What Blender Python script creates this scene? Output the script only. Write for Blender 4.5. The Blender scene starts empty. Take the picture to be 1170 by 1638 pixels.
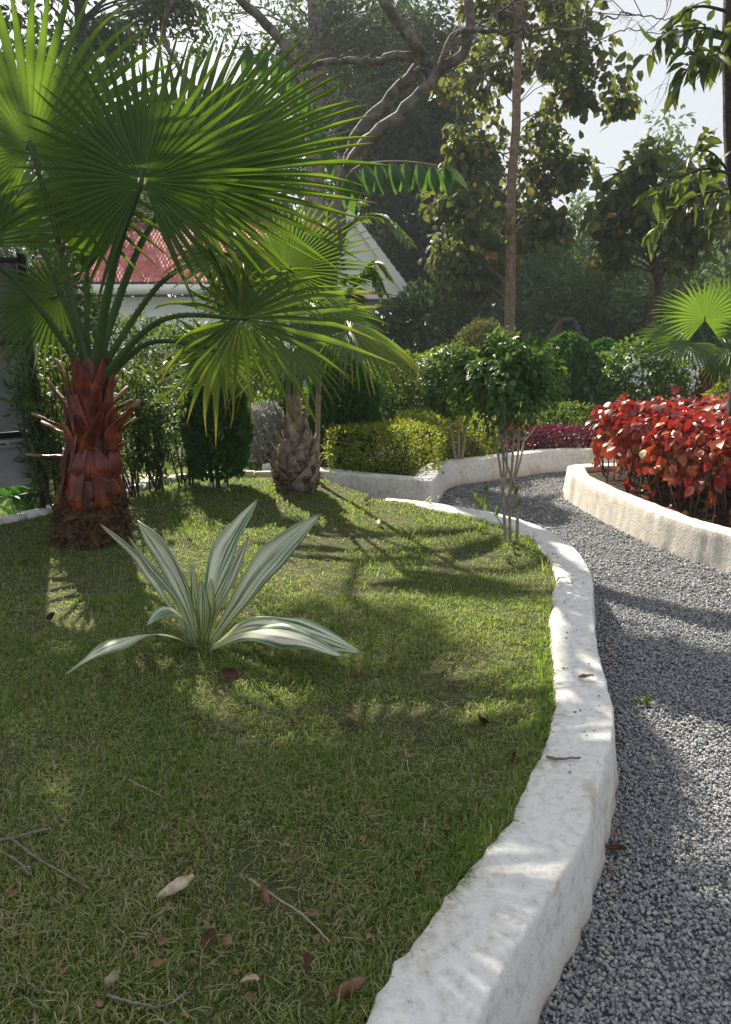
import bpy, math, random
import numpy as np
from mathutils import Vector, noise as mnoise

R = math.radians
rng = np.random.default_rng(11)
random.seed(11)
scene = bpy.context.scene
col = scene.collection

# ------------------------------------------------------------------ camera
FPX, HOR, CAMZ = 1228.0, 535.0, 1.55          # focal length in photo pixels, horizon row, eye height
PITCH = math.atan((819 - HOR) / FPX)
cam = bpy.data.cameras.new('camera')
cam.sensor_fit = 'VERTICAL'; cam.sensor_height = 36.0; cam.lens = 36.0 * FPX / 1638.0
cam.clip_start = 0.05; cam.clip_end = 1500
camo = bpy.data.objects.new('camera', cam); col.objects.link(camo)
camo.location = (0, 0, CAMZ); camo.rotation_euler = (R(90) - PITCH, 0, 0)
scene.camera = camo

# ------------------------------------------------------------------ sky, sun, exposure
SUN_EL, SUN_AZ = R(37), R(-21)                 # azimuth from +Y, negative = to the left
sdir = Vector((math.sin(SUN_AZ) * math.cos(SUN_EL), math.cos(SUN_AZ) * math.cos(SUN_EL), math.sin(SUN_EL)))
world = bpy.data.worlds.new('World'); scene.world = world; world.use_nodes = True
wn = world.node_tree.nodes; wl = world.node_tree.links
for n in list(wn): wn.remove(n)
sky = wn.new('ShaderNodeTexSky'); sky.sky_type = 'NISHITA'; sky.sun_disc = False
sky.sun_elevation = SUN_EL; sky.sun_rotation = SUN_AZ
sky.air_density = 1.0; sky.dust_density = 2.5; sky.ozone_density = 1.0
hs = wn.new('ShaderNodeHueSaturation'); hs.inputs['Saturation'].default_value = 0.45
bg = wn.new('ShaderNodeBackground'); bg.inputs['Strength'].default_value = 0.145
wo = wn.new('ShaderNodeOutputWorld')
wl.new(sky.outputs[0], hs.inputs['Color']); vm = wn.new('ShaderNodeMix'); vm.data_type = 'RGBA'; vm.inputs[0].default_value = 0.9; vm.inputs[7].default_value = (1.84, 1.92, 2.04, 1)   # even veil of high haze
wl.new(hs.outputs[0], vm.inputs[6]); wl.new(vm.outputs[2], bg.inputs['Color']); wl.new(bg.outputs[0], wo.inputs['Surface'])
sl = bpy.data.lights.new('sun', 'SUN'); sl.energy = 5.0; sl.angle = R(0.6); sl.color = (1.0, 0.91, 0.76)
so = bpy.data.objects.new('sun', sl); col.objects.link(so)
so.rotation_euler = (-sdir).to_track_quat('-Z', 'Y').to_euler()
vs = scene.view_settings
vs.view_transform = 'Standard'; vs.look = 'None'; vs.exposure = 1.28; vs.gamma = 1.0; vs.use_curve_mapping = False
scene.cycles.use_denoising = True
scene.cycles.max_bounces = 8; scene.cycles.transparent_max_bounces = 8
scene.cycles.diffuse_bounces = 3; scene.cycles.transmission_bounces = 5; scene.cycles.volume_bounces = 1
scene.cycles.sample_clamp_indirect = 6.0

# ------------------------------------------------------------------ survey helpers: where a sight line meets the ground or a depth
def ray(x, y):
    dx = (x - 585) / FPX; dz = -(y - 819) / FPX
    return np.array([dx, math.cos(PITCH) + dz * math.sin(PITCH), -math.sin(PITCH) + dz * math.cos(PITCH)])
def G(x, y, z=0.0):
    d = ray(x, y); t = (z - CAMZ) / d[2]
    return np.array([d[0] * t, d[1] * t, z])
def D(x, y, Y):
    d = ray(x, y); t = Y / d[1]
    return np.array([d[0] * t, Y, CAMZ + d[2] * t])
def U(Y): return Y / FPX * 1.03               # metres per photo pixel at depth Y
def nz(x, y, z=0.0): return mnoise.noise(Vector((x, y, z)))

# ------------------------------------------------------------------ object helpers
def tag(o, label=None, cat=None, group=None, kind=None):
    if label: o['label'] = label
    if cat: o['category'] = cat
    if group: o['group'] = group
    if kind: o['kind'] = kind
    return o
def empty(name, loc, label=None, cat=None, group=None):
    o = bpy.data.objects.new(name, None); col.objects.link(o)
    o.location = tuple(loc); o.empty_display_size = 0.1
    return tag(o, label, cat, group)
def link(name, me, parent=None, kind=None):
    o = bpy.data.objects.new(name, me); col.objects.link(o)
    if parent is not None:
        o.parent = parent
        wl_ = Vector(parent.location); p = parent.parent
        while p is not None: wl_ += Vector(p.location); p = p.parent
        o.location = -wl_ if parent.type == 'EMPTY' or wl_.length > 0 else (0, 0, 0)
    if kind: o['kind'] = kind
    return o
def mesh_np(name, V, F, mat=None, attrs=None, smooth=False):
    me = bpy.data.meshes.new(name)
    V = np.asarray(V, np.float32); F = np.asarray(F, np.int32); k = F.shape[1]
    me.vertices.add(len(V)); me.vertices.foreach_set('co', V.ravel())
    me.loops.add(F.size); me.loops.foreach_set('vertex_index', F.ravel())
    me.polygons.add(len(F)); me.polygons.foreach_set('loop_start', np.arange(0, F.size, k, dtype=np.int32))
    if smooth: me.polygons.foreach_set('use_smooth', np.ones(len(F), bool))
    me.update(calc_edges=True)
    for a, v in (attrs or {}).items():
        at = me.attributes.new(a, 'FLOAT', 'POINT'); at.data.foreach_set('value', np.asarray(v, np.float32))
    if mat is not None: me.materials.append(mat)
    return me
class MB:
    """collects pieces with faces of one size k, with point attributes"""
    def __init__(s, k=4): s.k = k; s.V = []; s.F = []; s.n = 0; s.A = {}
    def add(s, V, F, **attrs):
        V = np.asarray(V, float); s.V.append(V); s.F.append(np.asarray(F, int) + s.n)
        for a, v in attrs.items():
            s.A.setdefault(a, []).append(np.broadcast_to(np.asarray(v, float), (len(V),)))
        s.n += len(V); return s
    def box(s, x0, x1, y0, y1, z0, z1, M=None):
        V = np.array([[x0,y0,z0],[x1,y0,z0],[x1,y1,z0],[x0,y1,z0],[x0,y0,z1],[x1,y0,z1],[x1,y1,z1],[x0,y1,z1]], float)
        if M is not None: V = np.array([M(v) for v in V])
        return s.add(V, [[0,3,2,1],[4,5,6,7],[0,1,5,4],[1,2,6,5],[2,3,7,6],[3,0,4,7]])
    def mesh(s, name, mat, smooth=False):
        return mesh_np(name, np.concatenate(s.V), np.concatenate(s.F), mat, {a: np.concatenate(v) for a, v in s.A.items()}, smooth)
    def build(s, name, mat, parent=None, smooth=False, kind=None):
        return link(name, s.mesh(name, mat, smooth), parent, kind)
def unit(v):
    v = np.asarray(v, float); n = np.linalg.norm(v, axis=-1, keepdims=True); return v / np.maximum(n, 1e-9)
def catmull(P, n):
    P = np.asarray(P, float)
    if len(P) == 2:
        t = np.linspace(0, 1, n)[:, None]; return P[0] * (1 - t) + P[1] * t
    Q = np.vstack([2 * P[0] - P[1], P, 2 * P[-1] - P[-2]])
    seg = np.linalg.norm(np.diff(P, axis=0), axis=1); cum = np.concatenate([[0], np.cumsum(seg)])
    out = []
    for s in np.linspace(0, cum[-1], n):
        i = min(np.searchsorted(cum, s, 'right') - 1, len(seg) - 1); t = (s - cum[i]) / max(seg[i], 1e-9)
        p0, p1, p2, p3 = Q[i], Q[i+1], Q[i+2], Q[i+3]
        out.append(0.5 * ((2*p1) + (-p0+p2)*t + (2*p0-5*p1+4*p2-p3)*t*t + (-p0+3*p1-3*p2+p3)*t**3))
    return np.array(out)
def tube(P, rad, seg=8, side=None, flat=1.0, rough=0.0):
    """swept tube; side+flat give an elliptic section. returns V, F (quads)"""
    P = np.asarray(P, float); n = len(P); rad = np.broadcast_to(np.asarray(rad, float), (n,))
    T = unit(np.gradient(P, axis=0))
    a = np.asarray(side, float) if side is not None else np.array([1.0, 0.13, 0.07])
    if side is None and abs(np.dot(a, T[0])) > 0.9: a = np.array([0.1, 1.0, 0.05])
    V = []
    ang = np.linspace(0, 2 * math.pi, seg, endpoint=False)
    for i in range(n):
        a = a - np.dot(a, T[i]) * T[i]; a = unit(a); b = np.cross(T[i], a)
        rr = rad[i] * (1 + rough * (rng.random(seg) - .5)) if rough else rad[i]
        V.append(P[i] + np.outer(np.cos(ang) * rr, a) + np.outer(np.sin(ang) * rr * flat, b))
    V = np.concatenate(V)
    i = np.arange(n - 1)[:, None] * seg; j = np.arange(seg)[None, :]; j2 = (j + 1) % seg
    F = np.stack([i + j, i + j2, i + seg + j2, i + seg + j], -1).reshape(-1, 4)
    m = seg // 2
    caps = [[0, m - 1 - 0, m, seg - 1]] if False else []
    return V, F
def frames(d, nrm):
    d = unit(d); x = unit(np.cross(d, nrm)); z = np.cross(x, d); return x, d, z
# leaf templates: x across, y along (0..1), z up
def leaf_tpl(w=.5, curl=.12, fold=.1, rows=(0.28, .62), shape=(1.0, .85)):
    V = [[0, 0, 0]]
    for t, s in zip(rows, shape):
        z = -curl * t * t
        V += [[-w / 2 * s, t, z + fold * s], [0, t, z], [w / 2 * s, t, z + fold * s]]
    V += [[0, 1, -curl]]
    F = [[0, 2, 1], [0, 3, 2], [1, 2, 5], [1, 5, 4], [2, 3, 6], [2, 6, 5], [4, 5, 7], [5, 6, 7]]
    return np.array(V, float), np.array(F), np.array([0] + [-1, 0, 1] * 2 + [0.]), np.array([0] + [rows[0]] * 3 + [rows[1]] * 3 + [1.])
LEAF = leaf_tpl()
LEAF_BROAD = leaf_tpl(.78, .22, .12, (.25, .62), (1.0, .9))
LEAF_OVATE = (lambda rows, sh: (np.array([[0, 0, 0]] + [[u * .40 * q, t, -.30 * t * t + .10 * abs(u) * q - .06 * (abs(u) * q) ** 2 + .03 * math.sin(9 * t + 3 * u)] for t, q in zip(rows, sh) for u in (-1, 0, 1)] + [[0, 1.06, -.36]], float),
    np.array([[0, 2, 1], [0, 3, 2]] + [f for r in range(3) for f in ([1+3*r, 2+3*r, 5+3*r], [1+3*r, 5+3*r, 4+3*r], [2+3*r, 3+3*r, 6+3*r], [2+3*r, 6+3*r, 5+3*r])] + [[10, 11, 13], [11, 12, 13]]),
    np.array([0] + [-1, 0, 1] * 4 + [0.]), np.array([0] + [t for t in rows for _ in range(3)] + [1.])))((.10, .34, .62, .86), (.62, 1.0, .86, .40))
LEAF_LONG = leaf_tpl(.24, .2, .05, (.3, .65), (1.0, .8))
LEAF2 = (np.array([[0,0,0],[-.27,.45,.08],[.27,.45,.08],[0,1,-.1]], float), np.array([[0,3,1],[0,2,3]]), np.array([0,-1,1,0.]), np.array([0,.45,.45,1.]))
def leaf_cloud(tpl, pos, dirs, nrm, size, rnd=None):
    tv, tf, lu, lv = tpl; N = len(pos)
    x, d, z = frames(dirs, nrm); size = np.broadcast_to(size, (N,))
    V = pos[:, None, :] + size[:, None, None] * (tv[None, :, 0, None] * x[:, None] + tv[None, :, 1, None] * d[:, None] + tv[None, :, 2, None] * z[:, None])
    F = tf[None] + (np.arange(N) * len(tv))[:, None, None]
    rnd = rng.random(N) if rnd is None else rnd
    return V.reshape(-1, 3), F.reshape(-1, 3), {'rnd': np.repeat(rnd, len(tv)), 'lu': np.tile(lu, N), 'lv': np.tile(lv, N)}
def rand_dirs(n):
    return unit(rng.normal(size=(n, 3)))
def in_poly(P, poly):
    x, y = P[:, 0], P[:, 1]; poly = np.asarray(poly)[:, :2]; inside = np.zeros(len(P), bool); j = len(poly) - 1
    for i in range(len(poly)):
        xi, yi = poly[i]; xj, yj = poly[j]
        c = ((yi > y) != (yj > y)) & (x < (xj - xi) * (y - yi) / (yj - yi + 1e-12) + xi)
        inside ^= c; j = i
    return inside

# ------------------------------------------------------------------ materials
def new_mat(name):
    m = bpy.data.materials.new(name); m.use_nodes = True
    nt = m.node_tree; b = nt.nodes['Principled BSDF']; return m, nt, b, nt.nodes['Material Output']
def ramp(nt, fac, stops, interp='LINEAR'):
    r = nt.nodes.new('ShaderNodeValToRGB'); r.color_ramp.interpolation = interp
    e = r.color_ramp.elements
    while len(e) < len(stops): e.new(0.5)
    for el, (p, c) in zip(e, stops): el.position = p; el.color = (*c, 1)
    nt.links.new(fac, r.inputs['Fac']); return r.outputs['Color']
def attr(nt, name):
    a = nt.nodes.new('ShaderNodeAttribute'); a.attribute_name = name; return a.outputs['Fac']
def noise_n(nt, scale, detail=4, rough=.6, coord='Object', dist=0.0, vec=None):
    n = nt.nodes.new('ShaderNodeTexNoise'); n.inputs['Scale'].default_value = scale
    n.inputs['Detail'].default_value = detail; n.inputs['Roughness'].default_value = rough; n.inputs['Distortion'].default_value = dist
    if vec is None:
        t = nt.nodes.new('ShaderNodeNewGeometry'); vec = t.outputs['Position']
    nt.links.new(vec, n.inputs['Vector'])
    return n.outputs['Fac']
def mixc(nt, fac, a, b, mode='MIX'):
    m = nt.nodes.new('ShaderNodeMix'); m.data_type = 'RGBA'; m.blend_type = mode
    for sock, v in ((m.inputs[0], fac), (m.inputs[6], a), (m.inputs[7], b)):
        if isinstance(v, (int, float)): sock.default_value = v
        elif isinstance(v, tuple): sock.default_value = (*v, 1)
        else: nt.links.new(v, sock)
    return m.outputs[2]
def math_n(nt, op, a, b=0.0, clamp=False):
    m = nt.nodes.new('ShaderNodeMath'); m.operation = op; m.use_clamp = clamp
    for sock, v in ((m.inputs[0], a), (m.inputs[1], b)):
        if isinstance(v, (int, float)): sock.default_value = v
        else: nt.links.new(v, sock)
    return m.outputs[0]
def bump(nt, b, h, strength=.3, dist=.01):
    n = nt.nodes.new('ShaderNodeBump'); n.inputs['Strength'].default_value = strength; n.inputs['Distance'].default_value = dist
    nt.links.new(h, n.inputs['Height']); nt.links.new(n.outputs[0], b.inputs['Normal'])
def leaf_mat(name, stops, trans=(0.2, .3, .03), tmix=.35, rough=.45, spec=.4, tip=None, objrnd=False, rib=None, mottle=None):
    m, nt, b, out = new_mat(name)
    f = attr(nt, 'rnd')
    if objrnd:
        oi = nt.nodes.new('ShaderNodeObjectInfo'); f = oi.outputs['Random']
        if objrnd == 'colour':
            sc_ = nt.nodes.new('ShaderNodeSeparateColor'); nt.links.new(oi.outputs['Color'], sc_.inputs[0]); f = sc_.outputs[0]
    c = ramp(nt, f, stops)
    if rib:
        au = math_n(nt, 'ABSOLUTE', attr(nt, 'lu')); k = math_n(nt, 'LESS_THAN', au, rib[0])
        c = mixc(nt, k, c, rib[1])
    if mottle:
        c = mixc(nt, math_n(nt, 'MULTIPLY', ramp(nt, noise_n(nt, mottle[0], 3), [(.45, (0, 0, 0)), (.62, (1, 1, 1))]), mottle[2]), c, mottle[1])
    tr = mixc(nt, .65, c, trans)
    if tip:
        t = math_n(nt, 'MULTIPLY', math_n(nt, 'SUBTRACT', attr(nt, 'lv'), tip[0], True), 1 / (1 - tip[0]), True)
        t = math_n(nt, 'MULTIPLY', t, f, True) if tip[2] else t
        c = mixc(nt, t, c, tip[1]); tr = mixc(nt, t, tr, tip[1])
    nt.links.new(c, b.inputs['Base Color'])
    b.inputs['Roughness'].default_value = rough; b.inputs['Specular IOR Level'].default_value = spec
    tl = nt.nodes.new('ShaderNodeBsdfTranslucent'); nt.links.new(tr, tl.inputs['Color'])
    mx = nt.nodes.new('ShaderNodeMixShader'); mx.inputs[0].default_value = tmix
    nt.links.new(b.outputs[0], mx.inputs[1]); nt.links.new(tl.outputs[0], mx.inputs[2]); nt.links.new(mx.outputs[0], out.inputs['Surface'])
    return m
def plain(name, stops, scale=6, rough=.8, bs=.3, bd=.01, bscale=None, spec=.3, metal=0.0, detail=5):
    m, nt, b, out = new_mat(name)
    n = noise_n(nt, scale, detail)
    nt.links.new(ramp(nt, n, stops), b.inputs['Base Color'])
    b.inputs['Roughness'].default_value = rough; b.inputs['Specular IOR Level'].default_value = spec; b.inputs['Metallic'].default_value = metal
    if bs: bump(nt, b, noise_n(nt, bscale or scale * 4, 6), bs, bd)
    return m
def s2(a, b): return [(0.3, a), (0.7, b)]

M = {}
# white lime-washed kerb with scuffs, dust and a grimy foot
m, nt, b, _ = new_mat('limewash'); M['lime'] = m
n1 = noise_n(nt, 3.2, 6, .65); n2 = noise_n(nt, 28, 6, .7); n3 = noise_n(nt, 90, 4)
c = ramp(nt, n2, [(.27, (.36, .32, .27)), (.40, (.60, .585, .555)), (.54, (.715, .71, .695))])
k = math_n(nt, 'MULTIPLY', ramp(nt, n1, [(.50, (0, 0, 0)), (.66, (1, 1, 1))]), ramp(nt, n2, [(.40, (1, 1, 1)), (.58, (.25, .25, .25))]))
c = mixc(nt, k, c, (.47, .40, .31))
g = nt.nodes.new('ShaderNodeNewGeometry'); sx = nt.nodes.new('ShaderNodeSeparateXYZ'); nt.links.new(g.outputs['Position'], sx.inputs[0])
foot = math_n(nt, 'MULTIPLY', math_n(nt, 'SUBTRACT', math_n(nt, 'MULTIPLY', n2, .16), math_n(nt, 'MULTIPLY', sx.outputs['Z'], 1.0)), 12, True)
c = mixc(nt, math_n(nt, 'MULTIPLY', foot, .55), c, (.40, .31, .22))
nt.links.new(c, b.inputs['Base Color']); b.inputs['Roughness'].default_value = .88; b.inputs['Specular IOR Level'].default_value = .2
hh = math_n(nt, 'ADD', math_n(nt, 'MULTIPLY', n2, .7), math_n(nt, 'MULTIPLY', n3, .3)); bump(nt, b, hh, .8, .012)
M['cream'] = plain('cream_render', [(.3, (.56, .50, .42)), (.5, (.68, .63, .55)), (.7, (.74, .70, .63))], 14, .9, .5, .01, 60)
M['wall'] = plain('white_wall_paint', [(.3, (.82, .82, .81)), (.7, (.88, .88, .87))], 2, .85, .1, .01)
M['soil'] = plain('soil', [(.3, (.018, .012, .008)), (.7, (.06, .042, .028))], 9, .95, .8, .04, 30)
M['lawn_soil'] = plain('lawn_soil', [(.3, (.045, .04, .02)), (.5, (.075, .085, .03)), (.7, (.13, .11, .06))], 14, .95, .9, .03, 60)
M['garden'] = plain('garden_turf', [(.3, (.035, .05, .012)), (.5, (.06, .09, .018)), (.7, (.09, .11, .03))], 3, .95, .9, .04, 40)
M['far_ground'] = plain('dry_ground', [(.3, (.05, .05, .03)), (.7, (.10, .09, .06))], .4, .95, .6, .05, 4)
m, nt, b, _ = new_mat('gravel_bed'); M['gravel_bed'] = m
vo = nt.nodes.new('ShaderNodeTexVoronoi'); vo.inputs['Scale'].default_value = 75; gp = nt.nodes.new('ShaderNodeNewGeometry'); nt.links.new(gp.outputs['Position'], vo.inputs['Vector'])
sp = nt.nodes.new('ShaderNodeSeparateColor'); nt.links.new(vo.outputs['Color'], sp.inputs[0])
cv = ramp(nt, sp.outputs[0], [(0, (.09, .10, .12)), (.4, (.17, .18, .20)), (.75, (.25, .255, .26)), (1, (.42, .39, .34))])
nt.links.new(mixc(nt, ramp(nt, vo.outputs['Distance'], [(.35, (0, 0, 0)), (.6, (1, 1, 1))]), cv, (.09, .095, .105)), b.inputs['Base Color']); b.inputs['Roughness'].default_value = .85
bump(nt, b, math_n(nt, 'MULTIPLY', vo.outputs['Distance'], -1.0), 1.0, .02)
m, nt, b, _ = new_mat('gravel_stone'); M['stone'] = m
c = ramp(nt, attr(nt, 'rnd'), [(0, (.17, .19, .225)), (.4, (.28, .30, .335)), (.72, (.38, .39, .41)), (.9, (.48, .47, .445)), (1, (.58, .54, .47))])
nt.links.new(mixc(nt, .35, c, ramp(nt, noise_n(nt, 160, 3), [(.3, (.08, .08, .09)), (.7, (.38, .37, .36))])), b.inputs['Base Color']); b.inputs['Roughness'].default_value = .75
m, nt, b, out = new_mat('grass_blade'); M['grass'] = m
big = noise_n(nt, 1.7, 4); f = attr(nt, 'rnd')
cg = ramp(nt, f, [(0, (.05, .125, .016)), (.36, (.095, .21, .028)), (.58, (.17, .25, .05)), (.72, (.33, .32, .14)), (1, (.60, .51, .34))])
cd = ramp(nt, f, [(0, (.07, .14, .022)), (.3, (.14, .21, .045)), (.55, (.29, .29, .12)), (1, (.60, .51, .34))])
c = mixc(nt, ramp(nt, big, [(.46, (0, 0, 0)), (.66, (1, 1, 1))]), cg, cd)
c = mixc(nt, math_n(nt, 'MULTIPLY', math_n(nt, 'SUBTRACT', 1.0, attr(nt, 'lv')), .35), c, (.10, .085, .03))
nt.links.new(c, b.inputs['Base Color']); b.inputs['Roughness'].default_value = .6; b.inputs['Specular IOR Level'].default_value = .25
tl = nt.nodes.new('ShaderNodeBsdfTranslucent'); nt.links.new(mixc(nt, .55, c, (.46, .66, .06)), tl.inputs['Color'])
mx = nt.nodes.new('ShaderNodeMixShader'); mx.inputs[0].default_value = .5
nt.links.new(b.outputs[0], mx.inputs[1]); nt.links.new(tl.outputs[0], mx.inputs[2]); nt.links.new(mx.outputs[0], out.inputs['Surface'])
M['palm'] = leaf_mat('palm_blade', [(0, (.018, .062, .008)), (.5, (.032, .092, .010)), (1, (.06, .135, .015))], (.28, .46, .02), .40, .38, .5, tip=(.82, (.32, .26, .05), True))
M['palm_old'] = leaf_mat('palm_blade_ageing', [(0, (.035, .09, .012)), (.5, (.06, .125, .014)), (1, (.12, .16, .02))], (.30, .42, .03), .40, .42, .45, tip=(.68, (.42, .24, .05), True))
M['petiole'] = plain('petiole_green', [(.3, (.022, .062, .008)), (.7, (.05, .10, .014))], 5, .5, .15, .004, 60, .5)
M['petiole_edge'] = plain('petiole_teeth', s2((.10, .05, .02), (.2, .12, .05)), 20, .6, .1)
M['boot'] = plain('palm_boot_red', [(.28, (.018, .004, .004)), (.46, (.085, .010, .006)), (.60, (.20, .030, .010)), (.74, (.34, .11, .025))], 9, .30, .45, .008, 50, .5)
M['boot_pale'] = plain('palm_boot_cut', [(.3, (.16, .06, .03)), (.6, (.36, .25, .17))], 18, .6, .3, .005, 80)
M['fibre'] = plain('palm_fibre', [(.3, (.035, .018, .010)), (.5, (.10, .052, .026)), (.72, (.22, .13, .07))], 30, .8, .8, .01, 120)
M['boot_grey'] = plain('palm_boot_weathered', [(.3, (.08, .058, .048)), (.5, (.26, .205, .17)), (.7, (.46, .39, .34))], 14, .8, .5, .008, 90)
M['bark_dark'] = plain('bark_dark', [(.3, (.020, .016, .013)), (.7, (.075, .06, .05))], 14, .9, .8, .02, 40)
M['bark_teak'] = plain('bark_teak', [(.3, (.12, .075, .05)), (.5, (.20, .135, .095)), (.7, (.29, .21, .155))], 9, .9, .7, .015, 40)
M['bark_pale'] = plain('bark_pale', [(.3, (.05, .042, .036)), (.5, (.13, .115, .10)), (.7, (.26, .235, .215))], 8, .85, .6, .012, 50)
M['bark_stem'] = plain('bark_stem', [(.3, (.17, .145, .105)), (.7, (.36, .32, .25))], 25, .8, .4, .004, 90)
M['limed'] = plain('limed_trunk', [(.3, (.5, .5, .5)), (.7, (.75, .75, .75))], 12, .9, .3, .005, 50)
M['steel'] = plain('dark_steel', s2((.012, .014, .02), (.03, .034, .045)), 6, .45, .1, .002, 40, .5, .3)
M['alu'] = plain('aluminium_edge', s2((.42, .43, .45), (.55, .56, .58)), 6, .4, .05, .002, 30, .5, .6)
M['sheet'] = plain('grey_sheet', [(.3, (.15, .17, .195)), (.5, (.24, .26, .285)), (.7, (.33, .35, .37))], 3.2, .42, .25, .01, 9, .5)
M['print_white'] = plain('printed_strip', s2((.55, .56, .58), (.66, .67, .68)), 5, .5, 0)
M['print_dark'] = plain('print_ink', s2((.05, .06, .09), (.08, .09, .12)), 5, .6, 0)
M['print_red'] = plain('print_red', s2((.40, .16, .12), (.48, .2, .15)), 5, .6, 0)
M['tile'] = plain('roof_tile_red', [(.3, (.42, .10, .10)), (.5, (.55, .17, .16)), (.7, (.64, .26, .24))], 3, .7, .3, .01, 30)
M['slab'] = plain('path_slab', [(.3, (.36, .33, .29)), (.7, (.55, .51, .46))], 5, .9, .3, .006, 50)
M['wood_dark'] = plain('weathered_wood', s2((.045, .035, .03), (.11, .09, .08)), 20, .85, .5, .01, 60)
M['thatch'] = plain('thatch', s2((.08, .06, .045), (.2, .16, .12)), 30, .95, .8, .02, 80)
M['dry'] = plain('dry_leaf', [(.3, (.10, .05, .03)), (.5, (.19, .105, .065)), (.7, (.29, .18, .12))], 40, .7, .4, .003, 120)
M['dry_dark'] = plain('dry_leaf_dark', [(.3, (.045, .018, .014)), (.7, (.13, .05, .035))], 40, .7, .4, .003, 120)
M['dry_pale'] = plain('dry_leaf_pale', [(.3, (.30, .20, .13)), (.6, (.50, .42, .32))], 40, .7, .4, .003, 120)
M['twig'] = plain('twig_bark', [(.3, (.10, .08, .065)), (.7, (.26, .22, .185))], 60, .8, .4, .002, 200)
M['twig_pale'] = plain('twig_straw', [(.3, (.24, .18, .12)), (.7, (.42, .35, .26))], 60, .8, .4, .002, 200)
# striped succulent leaf: pale cream-green bands with green streaks
m, nt, b, out = new_mat('striped_leaf'); M['striped'] = m
lu = attr(nt, 'lu'); tv = nt.nodes.new('ShaderNodeCombineXYZ'); nt.links.new(math_n(nt, 'MULTIPLY', lu, 1.9), tv.inputs[0])
nt.links.new(math_n(nt, 'MULTIPLY', attr(nt, 'lv'), .5), tv.inputs[1]); nt.links.new(math_n(nt, 'MULTIPLY', attr(nt, 'rnd'), 30), tv.inputs[2])
st = noise_n(nt, 2.0, 4, .65, vec=tv.outputs[0])
c = ramp(nt, st, [(.37, (.045, .115, .045)), (.44, (.15, .25, .13)), (.50, (.50, .54, .40)), (.60, (.76, .75, .60)), (.75, (.68, .68, .52))])
edge = ramp(nt, math_n(nt, 'ABSOLUTE', lu), [(.68, (0, 0, 0)), (.9, (1, 1, 1))])
c = mixc(nt, math_n(nt, 'MULTIPLY', edge, .6), c, (.14, .25, .09))
yel = math_n(nt, 'MULTIPLY', math_n(nt, 'SUBTRACT', .45, attr(nt, 'lv'), True), 1.6, True)
c = mixc(nt, math_n(nt, 'MULTIPLY', yel, .8), c, mixc(nt, ramp(nt, st, [(.42, (0, 0, 0)), (.55, (1, 1, 1))]), (.07, .16, .02), (.62, .60, .16)))
tipf = math_n(nt, 'MULTIPLY', math_n(nt, 'SUBTRACT', attr(nt, 'lv'), .955, True), 22, True)
c = mixc(nt, tipf, c, (.16, .09, .04))
nt.links.new(c, b.inputs['Base Color']); b.inputs['Roughness'].default_value = .42; b.inputs['Specular IOR Level'].default_value = .4
bump(nt, b, st, .25, .004)
tl = nt.nodes.new('ShaderNodeBsdfTranslucent'); nt.links.new(c, tl.inputs['Color'])
mx = nt.nodes.new('ShaderNodeMixShader'); mx.inputs[0].default_value = .22
nt.links.new(b.outputs[0], mx.inputs[1]); nt.links.new(tl.outputs[0], mx.inputs[2]); nt.links.new(mx.outputs[0], out.inputs['Surface'])
RED = [(0, (.045, .005, .012)), (.22, (.15, .006, .016)), (.42, (.31, .010, .017)), (.58, (.42, .05, .014)), (.78, (.36, .13, .022)), (.93, (.24, .145, .035)), (1, (.15, .15, .03))]
M['red_leaf'] = leaf_mat('copperleaf', RED, (.60, .045, .02), .28, .40, .5, mottle=(22, (.10, .05, .02), .7))
M['red_leaf_obj'] = leaf_mat('copperleaf_single', RED, (.60, .045, .02), .28, .40, .5, objrnd='colour', mottle=(22, (.10, .05, .02), .7))
M['red_stem'] = plain('copperleaf_stem', s2((.06, .03, .02), (.16, .09, .06)), 30, .8, .2)
M['gold'] = leaf_mat('golden_leaf', [(0, (.05, .10, .012)), (.45, (.10, .17, .014)), (.8, (.22, .27, .02)), (1, (.40, .38, .03))], (.5, .55, .03), .35, .5)
M['gold_dull'] = leaf_mat('golden_leaf_inner', [(0, (.05, .09, .012)), (.6, (.10, .16, .015)), (1, (.26, .29, .02))], (.4, .5, .03), .35, .5)
M['hedge'] = leaf_mat('hedge_leaf', [(0, (.03, .075, .012)), (.5, (.06, .13, .018)), (.85, (.11, .19, .03)), (1, (.22, .26, .05))], (.3, .45, .03), .35, .5, .3)
M['ficus'] = leaf_mat('ficus_leaf', [(0, (.020, .060, .014)), (.6, (.04, .10, .02)), (1, (.09, .17, .035))], (.25, .42, .03), .3, .44, .4)
M['thuja'] = leaf_mat('thuja_spray', [(0, (.015, .07, .012)), (.6, (.028, .11, .016)), (1, (.06, .16, .02))], (.12, .34, .02), .25, .6, .3)
M['oleander'] = leaf_mat('oleander_leaf', [(0, (.025, .06, .015)), (.6, (.05, .095, .025)), (1, (.11, .16, .05))], (.25, .36, .04), .3, .55, .25)
M['silver'] = leaf_mat('silver_leaf', [(0, (.18, .18, .17)), (1, (.36, .36, .35))], (.4, .4, .38), .3, .7, .2)
M['purple'] = leaf_mat('purple_leaf', [(0, (.03, .008, .016)), (.6, (.08, .012, .035)), (1, (.17, .03, .06))], (.3, .02, .08), .3, .4, .4)
M['teak'] = leaf_mat('teak_leaf', [(0, (.03, .058, .020)), (.45, (.055, .09, .026)), (.78, (.10, .125, .034)), (.93, (.18, .15, .04)), (1, (.34, .19, .04))], (.28, .33, .05), .38, .55, .3)
M['dark_leaf'] = leaf_mat('dark_tree_leaf', [(0, (.016, .036, .012)), (.6, (.03, .055, .018)), (1, (.07, .10, .03))], (.10, .20, .03), .3, .75, .12)
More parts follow.
